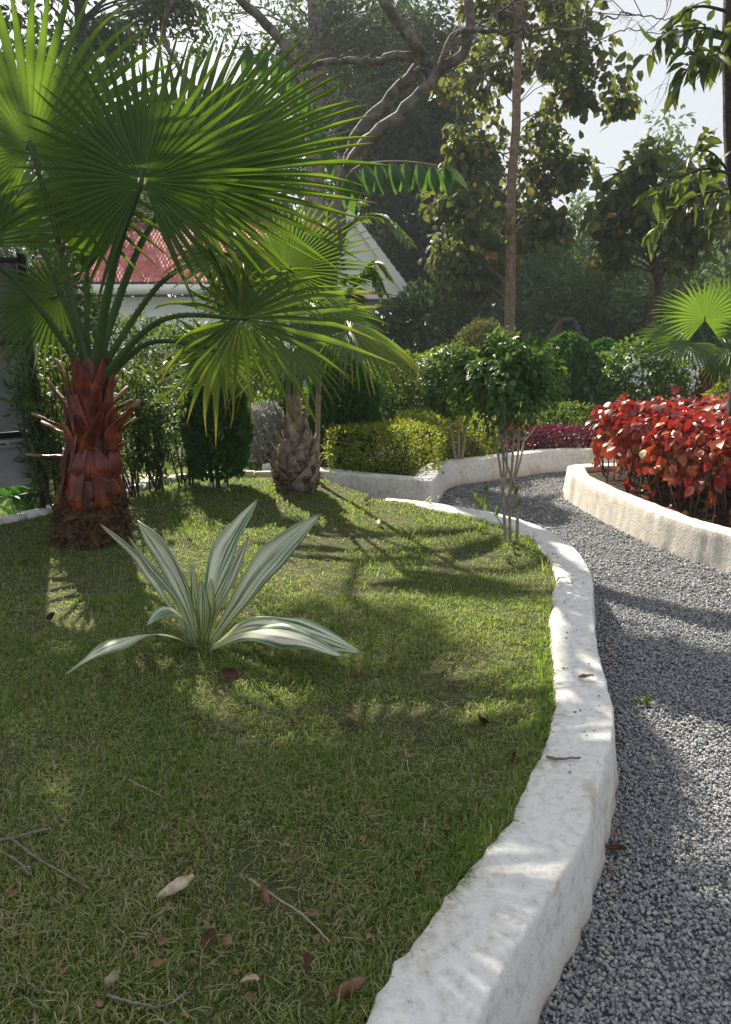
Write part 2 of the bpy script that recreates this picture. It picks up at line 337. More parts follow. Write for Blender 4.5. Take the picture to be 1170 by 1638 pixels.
M['far_leaf'] = leaf_mat('far_tree_leaf', [(0, (.035, .065, .03)), (.6, (.065, .105, .045)), (1, (.14, .165, .06))], (.2, .3, .07), .3, .6, .2)
M['right_leaf'] = leaf_mat('right_tree_leaf', [(0, (.03, .06, .018)), (.6, (.05, .085, .02)), (1, (.11, .14, .03))], (.28, .36, .03), .32, .5, .4, objrnd=True)
M['compound'] = leaf_mat('compound_leaflet', [(0, (.022, .065, .028)), (1, (.035, .09, .032))], (.20, .40, .03), .3, .35, .5, objrnd=True)
M['brownfir'] = leaf_mat('feathery_shrub', [(0, (.05, .08, .02)), (.6, (.10, .12, .04)), (1, (.2, .15, .07))], (.25, .25, .05), .3, .7, .2)
M['pink'] = leaf_mat('pink_flower', [(0, (.55, .2, .22)), (1, (.75, .38, .38))], (.8, .4, .4), .3, .6, .2)
M['areca'] = leaf_mat('areca_leaflet', [(0, (.04, .09, .015)), (.7, (.08, .15, .025)), (1, (.15, .2, .04))], (.3, .42, .04), .35, .4, .5)

# ================================================================== GROUND
KH = .25                                       # kerb height above the gravel
def LZ(x, y):                                  # lawn surface
    r = min(max((y - 3.6) / 2.4, 0), 1); r = r * r * (3 - 2 * r)
    s = min(max((.9 - x) / 1.6, 0), 1)
    return .222 + .075 * r * s + .012 * nz(x * 1.3, y * 1.3, 3.1)
def on_lawn(x, y):
    p = G(x, y, .24)
    for _ in range(4): p = G(x, y, LZ(p[0], p[1]))
    return p
def sheet(name, poly, z, mat, kind='structure'):
    me = bpy.data.meshes.new(name)
    me.from_pydata([(p[0], p[1], z) for p in poly], [], [list(range(len(poly)))]); me.materials.append(mat)
    return link(name, me, None, kind)

outer = [(560,2050),(660,1850),(760,1634),(847,1480),(888,1413),(929,1347),(947,1285),(965,1224),(979,1167),(979,1131),(972,1097),(963,1063),(956,1033),(951,1002),(949,967),(949,933),(941,909),(926,885),(908,867),(878,849),(852,837),(821,827),(782,818),(734,811),(704,806),(660,800.5),(620,797)]
A_out = catmull([G(x, y, KH)[:2] for x, y in outer], 300)
T = unit(np.gradient(A_out, axis=0)); A_nrm = np.stack([-T[:, 1], T[:, 0]], 1)
A_in = A_out + A_nrm * .195
B_px = [(420,742.5),(513,753),(600,762),(660,767),(686,769.5),(695,766),(701,756),(708,747),(721,740.5),(742,737),(780,733),(813,729),(838,726),(867,722.5),(920,720)]
B_front = [G(x, y, KH)[:2] for x, y in B_px]
bl = B_front[-1]; B_front += [bl + np.array([1.2, .05]), bl + np.array([3.0, .35]), bl + np.array([7.0, 1.6])]
B_out = catmull(B_front, 360)
T = unit(np.gradient(B_out, axis=0)); B_in = B_out + np.stack([-T[:, 1], T[:, 0]], 1) * .19
C_px = [(914,744),(909.5,752),(913,759),(925,765),(958,782),(992,796.5),(1038,815),(1085,831),(1131,845),(1170,856)]
C_front = [G(x, y, KH)[:2] for x, y in C_px]
cd = unit(C_front[-1] - C_front[-3]); c0 = C_front[-1]
C_front += [c0 + cd * .6, c0 + cd * 1.4 + np.array([.1, .0]), c0 + cd * 3.0 + np.array([.5, 0])]
C_front = [C_front[0] + np.array([3.2, .8]), C_front[0] + np.array([1.2, .30]), C_front[0] + np.array([.35, .12])] + C_front
C_out = catmull(C_front, 360)
T = unit(np.gradient(C_out, axis=0)); C_in = C_out + np.stack([-T[:, 1], T[:, 0]], 1) * .17

def kerb(name, label, out, inn, mat, z0=0.0, seed=0.0):
    n = len(out); w = unit(out - inn)
    prof = []
    for i in range(n):
        s = i * .11 + seed; p = out[i]; q = inn[i]; x, y = p
        e1 = .008 * nz(x * 2.1, y * 2.1, seed) + .004 * nz(x * 14, y * 14, seed) + .002 * nz(x * 40, y * 40, seed)
        e2 = .018 * nz(q[0] * 5, q[1] * 5, seed + 4) + .012 * nz(q[0] * 19, q[1] * 19, seed + 2) + .006 * nz(q[0] * 50, q[1] * 50, seed)
        zt = KH + .008 * nz(x * 1.6, y * 1.6, seed + 9)
        chip = max(0, nz(x * 9, y * 9, seed + 5) - .3) * .03
        rows = [(.034 + .012 * nz(x * 6, y * 6, seed + 7) + e1, z0 - .06), (.030 + e1 + .012 * nz(x * 13, y * 13, seed), .02), (.020 + e1, .09), (.009 + e1, zt - .06),
                (.003 + e1 - chip * .6, zt - .010 - chip), (.000 + e1 - chip, zt - .004 - chip * .5), (-.007 + e1 - chip, zt - .0005), (-.03 + e1, zt)]
        for k in range(1, 6):
            rows.append((None, k / 6, zt + .005 * nz(x * 8 + k, y * 8, seed + k)))
        W = np.linalg.norm(p - q)
        for r in rows:
            if r[0] is None:
                o_ = -.03 - (W - .045) * r[1]; prof.append([p[0] + w[i, 0] * o_, p[1] + w[i, 1] * o_, r[2]])
            else: prof.append([p[0] + w[i, 0] * r[0], p[1] + w[i, 1] * r[0], r[1]])
        for o_, z in ((0.004 + e2, zt - .004), (-.004 + e2, zt - .022), (-.008 + e2, zt - .10)):
            prof.append([q[0] + w[i, 0] * o_, q[1] + w[i, 1] * o_, z])
    k = len(prof) // n
    V = np.array(prof)
    i = np.arange(n - 1)[:, None] * k; j = np.arange(k - 1)[None]
    F = np.stack([i + j, i + j + 1, i + k + j + 1, i + k + j], -1).reshape(-1, 4)
    F = F[:, ::-1]
    o = link(name, mesh_np(name, V, F, mat, smooth=True)); return tag(o, label, 'kerb wall')
kerb('kerb_wall', 'white lime-washed kerb curving between the lawn and the gravel path', A_out, A_in, M['lime'], seed=1.3)
kerb('kerb_wall', 'white kerb with a corner in front of the golden hedge', B_out, B_in, M['lime'], seed=7.7)
kerb('kerb_wall', 'cream kerb with a rounded end round the red-leaved hedge bed', C_out, C_in, M['cream'], seed=12.1)

# lawn surface sheet, its rim tucked under the kerb
edge_px = [(520,776),(440,772),(345,772),(270,782),(200,801),(120,822),(0,846),(-120,872)]
L_back = [G(x, y, .24)[:2] for x, y in edge_px]
A_mid = (A_out + A_in) / 2
lawn_poly = [tuple(p) for p in A_mid] + [tuple(p) for p in L_back] + [(-4.5, 3.6), (-4.5, .2), (-1.2, .2)]
step = .04
gx = np.arange(-4.5, 1.4, step); gy = np.arange(.3, 7.4, step)
XX, YY = np.meshgrid(gx, gy); pts = np.stack([XX.ravel(), YY.ravel()], 1)
ins = in_poly(pts, lawn_poly).reshape(XX.shape)
idx = np.arange(XX.size).reshape(XX.shape)
cell = ins[:-1, :-1] & ins[1:, :-1] & ins[:-1, 1:] & ins[1:, 1:]
F = np.stack([idx[:-1, :-1], idx[:-1, 1:], idx[1:, 1:], idx[1:, :-1]], -1)[cell]
Z = np.array([LZ(x, y) for x, y in pts])
used = np.unique(F); remap = -np.ones(XX.size, int); remap[used] = np.arange(len(used))
link('lawn', mesh_np('lawn', np.column_stack([pts, Z])[used], remap[F], M['lawn_soil'], smooth=True), None, 'structure')

# gravel path bed and planted ground
sheet('gravel_path', [(-3, -3), (30, -3), (30, 16), (-3, 16)], 0.0, M['gravel_bed'])
B_mid = (B_out + B_in) / 2
gpoly = [tuple(p) for p in B_mid] + [(60, 20), (60, 400), (-400, 400), (-400, -30), (-4.6, -30), (-4.6, 3.4)] + [(p[0] + .02, p[1] + .03) for p in L_back[::-1]][1:]
sheet('garden_ground', gpoly, .185, M['garden'])
C_mid = (C_out + C_in) / 2
sheet('bed_soil', [tuple(p) for p in C_mid], .20, M['soil'])
sheet('ground', [(-400, -400), (400, -400), (400, 400), (-400, 400)], -.05, M['far_ground'])
hs_ = [tuple(p) for p in B_in[60:]] + [(bl[0] + 7, bl[1] + 5), (bl[0] - 4, bl[1] + 4.5)]
sheet('hedge_soil', hs_, .192, M['soil'])

# ------------------------------------------------------------------ grass blades
def grass():
    def pts_in(n, y0, y1, x0, x1):
        P = np.column_stack([rng.uniform(x0, x1, n), rng.uniform(y0, y1, n)]); P = P[in_poly(P, lawn_poly)]
        hw = P[:, 1] * .56 + .25; return P[np.abs(P[:, 0]) < hw + .7]
    P = np.vstack([pts_in(230000, .95, 2.3, -2.2, .9), pts_in(190000, 2.3, 3.8, -3.0, 1.3), pts_in(125000, 3.8, 6.9, -4.2, 1.4)])
    # keep the kerb's top clear, allow a little overhang
    out = []
    from bisect import bisect
    d = np.full(len(P), 9.0)
    for k in range(0, 300, 3):
        d = np.minimum(d, np.hypot(P[:, 0] - A_out[k, 0], P[:, 1] - A_out[k, 1]))
    P = P[d > .198]; d = d[d > .198]
    N = len(P)
    dens = np.array([nz(x * 2.2, y * 2.2, 8.0) + .6 * nz(x * 8, y * 8, 1.0) for x, y in P])
    keep = rng.random(N) < np.clip(.80 + dens * .9, .25, 1); P = P[keep]; dens = dens[keep]; d = d[keep]; N = len(P)
    z = np.array([LZ(x, y) for x, y in P])
    h = rng.gamma(2.6, .0046, N) * (1 + .7 * dens) + .006; h *= np.where(d < .26, 1.5, 1)
    az = rng.uniform(0, 2 * math.pi, N); lean = rng.uniform(.15, 1.5, N)
    w = rng.uniform(.0008, .0019, N) * (1 + P[:, 1] * .16)
    dx = np.cos(az); dy = np.sin(az); a2 = rng.normal(0, .9, N) + az
    base = np.column_stack([P, z - .003])
    side = np.column_stack([-dy, dx, np.zeros(N)]) * w[:, None]
    mid = base + np.column_stack([dx * h * lean * .35, dy * h * lean * .35, h * .62])
    tip = base + np.column_stack([(dx * .45 + np.cos(a2) * .5) * h * lean, (dy * .45 + np.sin(a2) * .5) * h * lean, h * np.clip(1.1 - .45 * lean, .25, 1)])
    V = np.stack([base - side, base + side, mid - side * .8, mid + side * .8, tip], 1).reshape(-1, 3)
    F = (np.array([[0, 1, 3], [0, 3, 2], [2, 3, 4]])[None] + (np.arange(N) * 5)[:, None, None]).reshape(-1, 3)
    rnd = np.clip(rng.beta(1.1, 1.45, N) - .22 * dens + .07 * np.clip((3.6 - P[:, 1]) / 1.5, 0, 1), 0, 1)
    # long dead strands lying in the sward
    K = 26000; S = P[rng.integers(0, N, K)]; S = S[S[:, 1] < 5]; K = len(S)
    az = rng.uniform(0, 6.283, K); L = rng.uniform(.015, .06, K); b0 = np.column_stack([S, [LZ(x, y) + .004 for x, y in S]]); b0[:, 2] += rng.uniform(0, .016, K)
    dv = np.column_stack([np.cos(az), np.sin(az), rng.normal(0, .12, K)]) * L[:, None]; sd = np.column_stack([-np.sin(az), np.cos(az), np.zeros(K)]) * rng.uniform(.0006, .0014, (K, 1))
    mdp = b0 + dv * .5 + np.column_stack([rng.normal(0, .005, (K, 2)), rng.uniform(.0, .010, K)])
    V2 = np.stack([b0 - sd, b0 + sd, mdp - sd, mdp + sd, b0 + dv], 1).reshape(-1, 3)
    F2 = (np.array([[0, 1, 3], [0, 3, 2], [2, 3, 4]])[None] + (np.arange(K) * 5)[:, None, None]).reshape(-1, 3) + len(V)
    V = np.vstack([V, V2]); F = np.vstack([F, F2]); rnd = np.concatenate([rnd, rng.uniform(.66, 1, K)]); N = N + K
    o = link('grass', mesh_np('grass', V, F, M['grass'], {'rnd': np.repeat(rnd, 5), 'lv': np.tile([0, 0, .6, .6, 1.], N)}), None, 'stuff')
    tag(o, 'short patchy grass of the lawn, green mixed with straw', 'grass')
grass()
def back_grass():
    n = 60000
    P = np.column_stack([rng.uniform(-6, -.2, n), rng.uniform(4.6, 13.5, n)])
    gl = [G(x, y, .2)[:2] for x, y in [(-60, 850), (200, 797), (330, 767), (520, 772), (520, 690), (-60, 690)]]
    P = P[in_poly(P, gl)]; N = len(P)
    h = rng.uniform(.02, .055, N); az = rng.uniform(0, 6.28, N); dx = np.cos(az); dy = np.sin(az)
    base = np.column_stack([P, np.full(N, .18)]); side = np.column_stack([-dy, dx, 0 * dx]) * .003 * (1 + P[:, 1:] * .05)
    tip = base + np.column_stack([dx * h * .6, dy * h * .6, h])
    V = np.stack([base - side, base + side, tip], 1).reshape(-1, 3); F = np.arange(N * 3).reshape(-1, 3)
    o = link('grass', mesh_np('back_grass', V, F, M['grass'], {'rnd': np.repeat(rng.beta(1.2, 4, N), 3), 'lv': np.tile([.3, .3, 1.], N)}), None, 'stuff')
    tag(o, 'bright green turf on the far side of the brick edging', 'grass')
back_grass()

# ------------------------------------------------------------------ gravel stones
def ico():
    t = (1 + 5 ** .5) / 2
    V = unit(np.array([(-1,t,0),(1,t,0),(-1,-t,0),(1,-t,0),(0,-1,t),(0,1,t),(0,-1,-t),(0,1,-t),(t,0,-1),(t,0,1),(-t,0,-1),(-t,0,1)], float))
    F = np.array([(0,11,5),(0,5,1),(0,1,7),(0,7,10),(0,10,11),(1,5,9),(5,11,4),(11,10,2),(10,7,6),(7,1,8),(3,9,4),(3,4,2),(3,2,6),(3,6,8),(3,8,9),(4,9,5),(2,4,11),(6,2,10),(8,6,7),(9,8,1)])
    return V, F
def gravel():
    iv, jf = ico()
    ov = np.array([[1,0,0],[-1,0,0],[0,1,0],[0,-1,0],[0,0,1],[0,0,-1]], float); of = np.array([[0,2,4],[2,1,4],[1,3,4],[3,0,4],[2,0,5],[1,2,5],[3,1,5],[0,3,5]])
    path_poly = [tuple(p) for p in A_out] + [tuple(p) for p in B_out[95:]] + [(9, 9)] + [tuple(p) for p in C_out] + [(5, 1)] + [(3, .2), (.3, .2)]
    def go(n, y0, y1, x0, x1, s0, s1, tv, tf):
        P = np.column_stack([rng.uniform(x0, x1, n), rng.uniform(y0, y1, n)])
        P = P[in_poly(P, path_poly)]; P = P[(P[:, 0] < P[:, 1] * .52 + 1.1) & (P[:, 0] > -P[:, 1] * .52 - .25)]; N = len(P)
        s = rng.uniform(s0, s1, N)
        V = np.repeat(tv[None], N, 0) * (1 + rng.uniform(-.35, .35, (N, len(tv), 1)))
        V *= np.stack([rng.uniform(.8, 1.3, N), rng.uniform(.6, .9, N), rng.uniform(.4, .65, N)], 1)[:, None]
        q = rng.normal(size=(N, 4)) * np.array([1, .35, .35, 1]); q = unit(q); w, x, y, z = q.T
        Rm = np.stack([np.stack([1-2*(y*y+z*z), 2*(x*y-w*z), 2*(x*z+w*y)], -1), np.stack([2*(x*y+w*z), 1-2*(x*x+z*z), 2*(y*z-w*x)], -1), np.stack([2*(x*z-w*y), 2*(y*z+w*x), 1-2*(x*x+y*y)], -1)], 1)
        V = np.einsum('nij,nkj->nki', Rm, V * s[:, None, None])
        V += np.column_stack([P, rng.uniform(-.002, .012, N) + .008 * np.array([nz(a * 3, b_ * 3) for a, b_ in P])])[:, None]
        return V.reshape(-1, 3), (tf[None] + (np.arange(N) * len(tv))[:, None, None]).reshape(-1, 3), {'rnd': np.repeat(rng.random(N), len(tv))}
    mb = MB(3)
    for a in ((16000, 1.1, 1.95, .15, 1.35, .0042, .0092, iv, jf), (8000, 1.1, 1.95, 1.35, 2.2, .005, .010, ov, of), (32000, 1.95, 2.6, .4, 2.6, .004, .0092, ov, of), (50000, 2.6, 4.4, .7, 3.5, .005, .011, ov, of), (36000, 4.4, 9.2, .3, 4.2, .007, .014, ov, of)):
        V, F, A = go(*a); mb.add(V, F, **A)
    o = mb.build('gravel', M['stone'], None, kind='stuff'); tag(o, 'loose blue-grey crushed stone covering the path', 'gravel')
gravel()

# ================================================================== PLANT BUILDERS
def blob_points(c, rad, n, shell=.55):
    d = rand_dirs(n); r = (shell + (1 - shell) * rng.random(n)) ; r = np.where(rng.random(n) < .25, rng.random(n), r)
    return np.asarray(c) + d * r[:, None] * np.asarray(rad), d
def ell(c, rad, n, shell=.35):
    d = rand_dirs(n); r = (shell + (1 - shell) * rng.random(n))
    return np.asarray(c) + d * r[:, None] * np.asarray(rad)
def clump_leaves(centres, rads, per, droop=.5):
    P = []; Dd = []; Nn = []
    for c, r in zip(centres, rads):
        n = max(3, int(per * rng.uniform(.6, 1.35)))
        p, d = blob_points(c, (r, r, r * .75), n, .3)
        P.append(p); Dd.append(unit(d + rng.normal(0, .6, (n, 3)) + np.array([0, 0, -droop]))); Nn.append(unit(rng.normal(0, .55, (n, 3)) + np.array([0, 0, 1.0])))
    return np.concatenate(P), np.concatenate(Dd), np.concatenate(Nn)
def tree(name, label, base, trunk_pts, r0, r1, centres, rads, per, tpl, size, mleaf, mbark, limb=.25, group=None, twigs=3, droop=.5, seg=9, wob=.05, every=1, extra=None, limed=None, leaf_bias=None, cat='tree'):
    root = empty(name, base, label, cat, group)
    tp = catmull(trunk_pts, 26)
    s = np.linspace(0, 1, 26); wobv = np.array([[nz(i * .35, base[0], 1), nz(i * .35, base[1], 5), 0] for i in range(26)]) * wob
    tp = tp + wobv * s[:, None]
    tr = r0 + (r1 - r0) * s ** .8; tr[:3] *= np.array([1.35, 1.15, 1.04])
    mb = MB(4)
    mb.add(*tube(tp, tr, seg, rough=.12))
    for k, (c, r) in enumerate(zip(centres, rads)):
        if k % every: continue
        c = np.asarray(c)
        dz = c[2] - tp[:, 2]; dist = np.linalg.norm(tp - c, axis=1) + np.where(dz < .15 * dist_ref(r), 2.0, 0)
        i = int(np.clip(np.argmin(dist) - 1, 5, 25)); a = tp[i]; L = np.linalg.norm(c - a)
        mid = (a + c) / 2 + np.array([0, 0, .12 * L]) + rng.normal(0, .05 * L, 3)
        pth = catmull([a, mid, c], 7); rr = max(.006, tr[i] * limb)
        mb.add(*tube(pth, np.linspace(rr, rr * .3, 7), 5))
        for _ in range(twigs):
            e = c + rand_dirs(1)[0] * r * .9
            mb.add(*tube(catmull([pth[4], (pth[4] + e) / 2 + rng.normal(0, .08 * r, 3), e], 4), np.linspace(rr * .35, rr * .12, 4), 4))
    for pth, ra, rb in (extra or []):
        pth = catmull(pth, 14); mb.add(*tube(pth, np.linspace(ra, rb, 14), 7, rough=.1))
    mb.build('trunk', mbark, root, smooth=True)
    if limed:
        k = limed; pt = tp[:k]; mb2 = MB(4).add(*tube(pt, tr[:k] + .004, seg)); mb2.build('limewashed_foot', M['limed'], root, smooth=True)
    if per:
        P, d, n = clump_leaves(centres, rads, per, droop)
        rnd = rng.random(len(P)) if leaf_bias is None else np.clip(rng.random(len(P)) ** leaf_bias, 0, 1)
        V, F, A = leaf_cloud(tpl, P, d, n, rng.uniform(.65, 1.2, len(P)) * size, rnd)
        link('crown', mesh_np('crown', V, F, mleaf, A), root, 'stuff')
    return root
def dist_ref(r): return r
def px_ell(x, y, Y, rx, ry, n, depth=None, shell=.2):
    c = D(x, y, Y); u = U(np.hypot(Y, 0)); return ell(c, (rx * u, (depth or rx) * u, ry * u), n, shell)
def bush(name, label, base, c, rad, n, tpl, size, mat, cat='shrub', group=None, stems=5, droop=.2, boxy=False, lump=.18, stem_mat=None, inner=None, up=0.0, bias=None):
    """rounded or boxy shrub: a lumpy shell of leaves over a branching core"""
    root = empty(name, base, label, cat, group)
    c = np.asarray(c, float); rad = np.asarray(rad, float)
    d = rand_dirs(n)
    if boxy:
        k = np.max(np.abs(d), axis=1, keepdims=True); d = d / (k ** .82)
    lumpv = np.array([1 + lump * nz(*(v * 2.3 + c)) + lump * .7 * nz(*(v * 6 + c)) for v in d])
    r = np.where(rng.random(n) < .3, rng.uniform(.45, .95, n), rng.uniform(.88, 1.04, n)) * lumpv
    P = c + d * r[:, None] * rad
    low = P[:, 2] > base[2] + .02; P = P[low]; d = d[low]; n = len(P)
    dirs = unit(unit(d) + rng.normal(0, .7, (n, 3)) + np.array([0, 0, up - droop])); nr = unit(unit(d) * .6 + rng.normal(0, .5, (n, 3)) + np.array([0, 0, .7]))
    rnd = rng.random(n) if bias is None else np.clip(rng.random(n) ** bias, 0, 1)
    V, F, A = leaf_cloud(tpl, P, dirs, nr, rng.uniform(.65, 1.25, n) * size, rnd)
    mb = MB(4); b = np.asarray(base, float)
    for k in range(stems):
        e = c + rand_dirs(1)[0] * rad * .75; e[2] = max(e[2], c[2] - .2 * rad[2]); s = b + np.array([rng.normal(0, .25) * rad[0], rng.normal(0, .25) * rad[1], -.01])
        s = np.array([s[0], s[1], b[2] - .02])
        pth = catmull([s, (s + e) / 2 + rng.normal(0, .08, 3) * rad, e], 7); w = min(.02, .03 * rad[2] + .004)
        mb.add(*tube(pth, np.linspace(w, w * .3, 7), 5))
    mb.build('stems', stem_mat or M['bark_dark'], root)
    link('foliage', mesh_np('foliage', V, F, mat, A), root, 'stuff')
    return root

# ------------------------------------------------------------------ fan palms
def fan_blade(hub, axis, nrm, Rr, nseg, span, split=.52, fold=.016, cup=.12, sag=.12, tipdrop=.15, seed=0, jag=.06, lenvar=.25, wild=.04):
    r_ = np.random.default_rng(seed)
    X, Y, Z = [v[0] for v in frames(np.array([axis]), np.array([nrm]))]
    ts = np.array([.03, .14, .28, .42, .54, .66, .78, .90, 1.0]); nt_ = len(ts)
    dth = span / nseg; Vs = []; Fs = []; lu = []; lv = []; rn = []; n = 0
    for i in range(nseg):
        th = -span / 2 + (i + .5) * dth + r_.normal(0, wild * .25 * dth); q = abs(th) / (span / 2)
        L = Rr * (1 - lenvar * (q ** 2 if wild < .1 else min(1.0, q / .42))) * (1 + r_.uniform(-jag, jag)); rv = r_.random()
        bend = r_.normal(0, .05 + wild); td = tipdrop * r_.uniform(.3, 1.6); spl = split * r_.uniform(.92, 1.08)
        for t in ts:
            rr = L * t; ws = L * spl * math.tan(dth / 2)
            hw = rr * math.tan(dth / 2) * (1 if wild < .1 else min(1.25, .5 + t * 2)) if t <= spl else ws * max(0.02, 1 - (t - spl) / (1 - spl)) ** 1.0
            th2 = th + bend * max(0, t - .5) ** 1.5
            cx, cy = math.sin(th2), math.cos(th2)
            fz = fold * Rr * min(t / spl, 1) * (1 if t <= spl else max(0, 1 - (t - spl) / (1 - spl)) ** .6) * (.6 if t < .1 else 1)
            for sgn in (-1, 0, 1):
                x = rr * cx + sgn * hw * cy; y = rr * cy - sgn * hw * cx
                z = (-fz if sgn == 0 else fz) + cup * (x * x) / Rr * .9 - td * Rr * max(0, t - .62) ** 1.8 * 1.6
                p = hub + X * x + Y * y + Z * z
                p[2] -= sag * Rr * (rr / Rr) ** 2 * (.6 + .4 * abs(cx)) 
                Vs.append(p); lu.append(sgn); lv.append(t); rn.append(rv)
        for k in range(nt_ - 1):
            a = n + k * 3
            Fs += [[a, a + 1, a + 4, a + 3], [a + 1, a + 2, a + 5, a + 4]]
        n += nt_ * 3
    return np.array(Vs), np.array(Fs), dict(lu=np.array(lu, float), lv=np.array(lv), rnd=np.array(rn))
def frond(root, start, hub, axis, nrm, Rr, nseg=44, span=R(300), mat=None, via=None, w0=.028, w1=.011, teeth=True, seed=0, **kw):
    start = np.asarray(start, float); hub = np.asarray(hub, float)
    if via is None:
        via = (start + hub) / 2 + np.array([0, 0, .10 * np.linalg.norm(hub - start)])
    pth = catmull([start, via, hub, hub + unit(axis) * .05], 16)
    side = np.cross(unit(hub - start), [0.05, .9, .35])
    mb = MB(4); w = np.linspace(w0, w1, 16); w[0] *= 1.7; w[1] *= 1.3
    V, F = tube(pth, w, 8, side=side, flat=.5); mb.add(V, F)
    if teeth:
        sd = unit(side)
        for k in range(1, 15):
            for sg in (-1, 1):
                for f in (0, .5):
                    i = min(k, 14); p = pth[i] * (1 - f) + pth[i + 1] * f; t = unit(pth[i + 1] - pth[i]); e = p + sd * sg * w[i] * .92
                    tip = e + sd * sg * .011 - t * .006
                    mb.add(np.array([e - t * .005, e + t * .005, tip, tip - t * .001]), [[0, 1, 2, 3]])
    fr = mb.build('frond', M['petiole'], root, smooth=True)
    V, F, A = fan_blade(hub, unit(axis), unit(nrm), Rr, nseg, span, seed=seed, **kw)
    b = bpy.data.objects.new('blade', mesh_np('blade', V, F, mat or M['palm'], A)); col.objects.link(b); b.parent = fr
    return fr
def boot(root, a, tip, width, thick, mat, outv, bulge=.03, base_drop=.06, nm='leaf_base', prof=(1.0, 1.02, .92, .72, .52, .40, .33, .27, .10)):
    a = np.asarray(a, float); tip = np.asarray(tip, float); outv = unit(outv)
    low = a - np.array([0, 0, base_drop]) - outv * .01
    pth = catmull([low, a + outv * bulge, a * .55 + tip * .45 + outv * bulge * .6 , tip], 9)
    wd = np.array(prof) * width
    side = np.cross(outv, [0, 0, 1.0])
    V, F = tube(pth, wd, 8, side=side, flat=thick)
    return MB(4).add(V, F).build(nm, mat, root, smooth=True)
def palm_trunk(root, base, prof, mat, seg=24, bumpy=.05, seed=0, cen=lambda z: np.zeros(3)):
    zs = np.linspace(0, prof[-1][0], 40); rs = np.interp(zs, [p[0] for p in prof], [p[1] for p in prof])
    V = []
    for z, r in zip(zs, rs):
        for k in range(seg):
            a = 2 * math.pi * k / seg; rr = r * (1 + bumpy * nz(math.cos(a) * 2.2, math.sin(a) * 2.2 + seed, z * 9) + bumpy * .6 * nz(math.cos(a) * 6, math.sin(a) * 6, z * 25 + seed))
            cc_ = cen(z); V.append([base[0] + cc_[0] + rr * math.cos(a), base[1] + cc_[1] + rr * math.sin(a), base[2] + z - .03])
    n = len(zs); i = np.arange(n - 1)[:, None] * seg; j = np.arange(seg)[None]; j2 = (j + 1) % seg
    F = np.stack([i + j, i + j2, i + seg + j2, i + seg + j], -1).reshape(-1, 4)
    return MB(4).add(np.array(V), F).build('trunk', mat, root, smooth=True)
def shag(root, base, zr, rfun, n, mat, lmin, lmax, wid, down=.2, nm='fibre', cen=lambda z: np.zeros(3)):
    mb = MB(4)
    for _ in range(n):
        a = rng.uniform(0, 2 * math.pi); z = rng.uniform(*zr); r = rfun(z)
        o = np.array([math.cos(a), math.sin(a), 0]); t = np.array([-math.sin(a), math.cos(a), 0])
        p = base + cen(z) + o * r * .97 + np.array([0, 0, z]); L = rng.uniform(lmin, lmax)
        d = unit(o * rng.uniform(.05, .7) + t * rng.normal(0, .8) + np.array([0, 0, rng.normal(-down, .6)]))
        d2 = unit(d + rng.normal(0, .6, 3)); s = unit(np.cross(d, o)) * wid * rng.uniform(.5, 1.5)
        m1 = p + d * L * .5 + o * .004; m2 = p + (d + d2) * L * .5
        mb.add(np.array([p - s, p + s, m1 + s * .8, m1 - s * .8, m2 + s * .2, m2 - s * .2]), [[0, 1, 2, 3], [3, 2, 4, 5]])
    return mb.build(nm, mat, root, kind='stuff')

# ---- palm one: red-brown trunk, left
PY1 = on_lawn(147, 862)
p1 = empty('fan_palm', PY1, 'large fan palm with a red-brown trunk at the left of the lawn', 'palm')
y1 = PY1[1]
prof1 = [(0, .185), (.10, .195), (.24, .185), (.30, .165), (.38, .17), (.46, .165), (.56, .14), (.66, .115), (.80, .105), (.95, .095), (1.10, .085), (1.18, .06)]
lean1 = (D(149, 592, y1) - PY1) * np.array([1, 0, 0]); c1 = lambda z: lean1 * (z / 1.15)
palm_trunk(p1, PY1, prof1, M['boot'], seed=2, bumpy=.10, cen=c1)
rf1 = lambda z: np.interp(z, [p[0] for p in prof1], [p[1] for p in prof1])
shag(p1, PY1, (0.0, .34), rf1, 1900, M['fibre'], .03, .12, .007, cen=c1)
shag(p1, PY1, (0.0, .06), lambda z: .205, 300, M['fibre'], .05, .13, .006, .0)
shag(p1, PY1, (.30, .46), rf1, 160, M['fibre'], .03, .09, .004, cen=c1)
# broad crossing leaf sheaths on the swelling
for k, (a, z, w, h, sw) in enumerate([(-78, .30, .125, .30, -.10), (-118, .29, .12, .32, .10), (-35, .30, .12, .30, -.12), (-160, .30, .12, .30, .12), (15, .3, .11, .28, .0), (165, .3, .11, .28, .0), (90, .3, .12, .28, 0),
                                  (-95, .47, .09, .26, .05), (-55, .48, .085, .26, -.08), (-135, .48, .085, .26, .08), (-15, .48, .08, .25, 0), (-170, .48, .08, .25, 0)]):
    o = np.array([math.cos(R(a)), math.sin(R(a)), 0]); rr = rf1(z); tn = np.array([-o[1], o[0], 0])
    A_ = PY1 + c1(z) + o * rr + np.array([0, 0, z]); tp_ = PY1 + c1(z + h) + o * (rf1(z + h) + .012) + tn * sw + np.array([0, 0, z + h])
    boot(p1, A_, tp_, w, .13, M['boot'], o, .016, .08, prof=(.9, 1.0, .98, .86, .70, .54, .38, .22, .05))
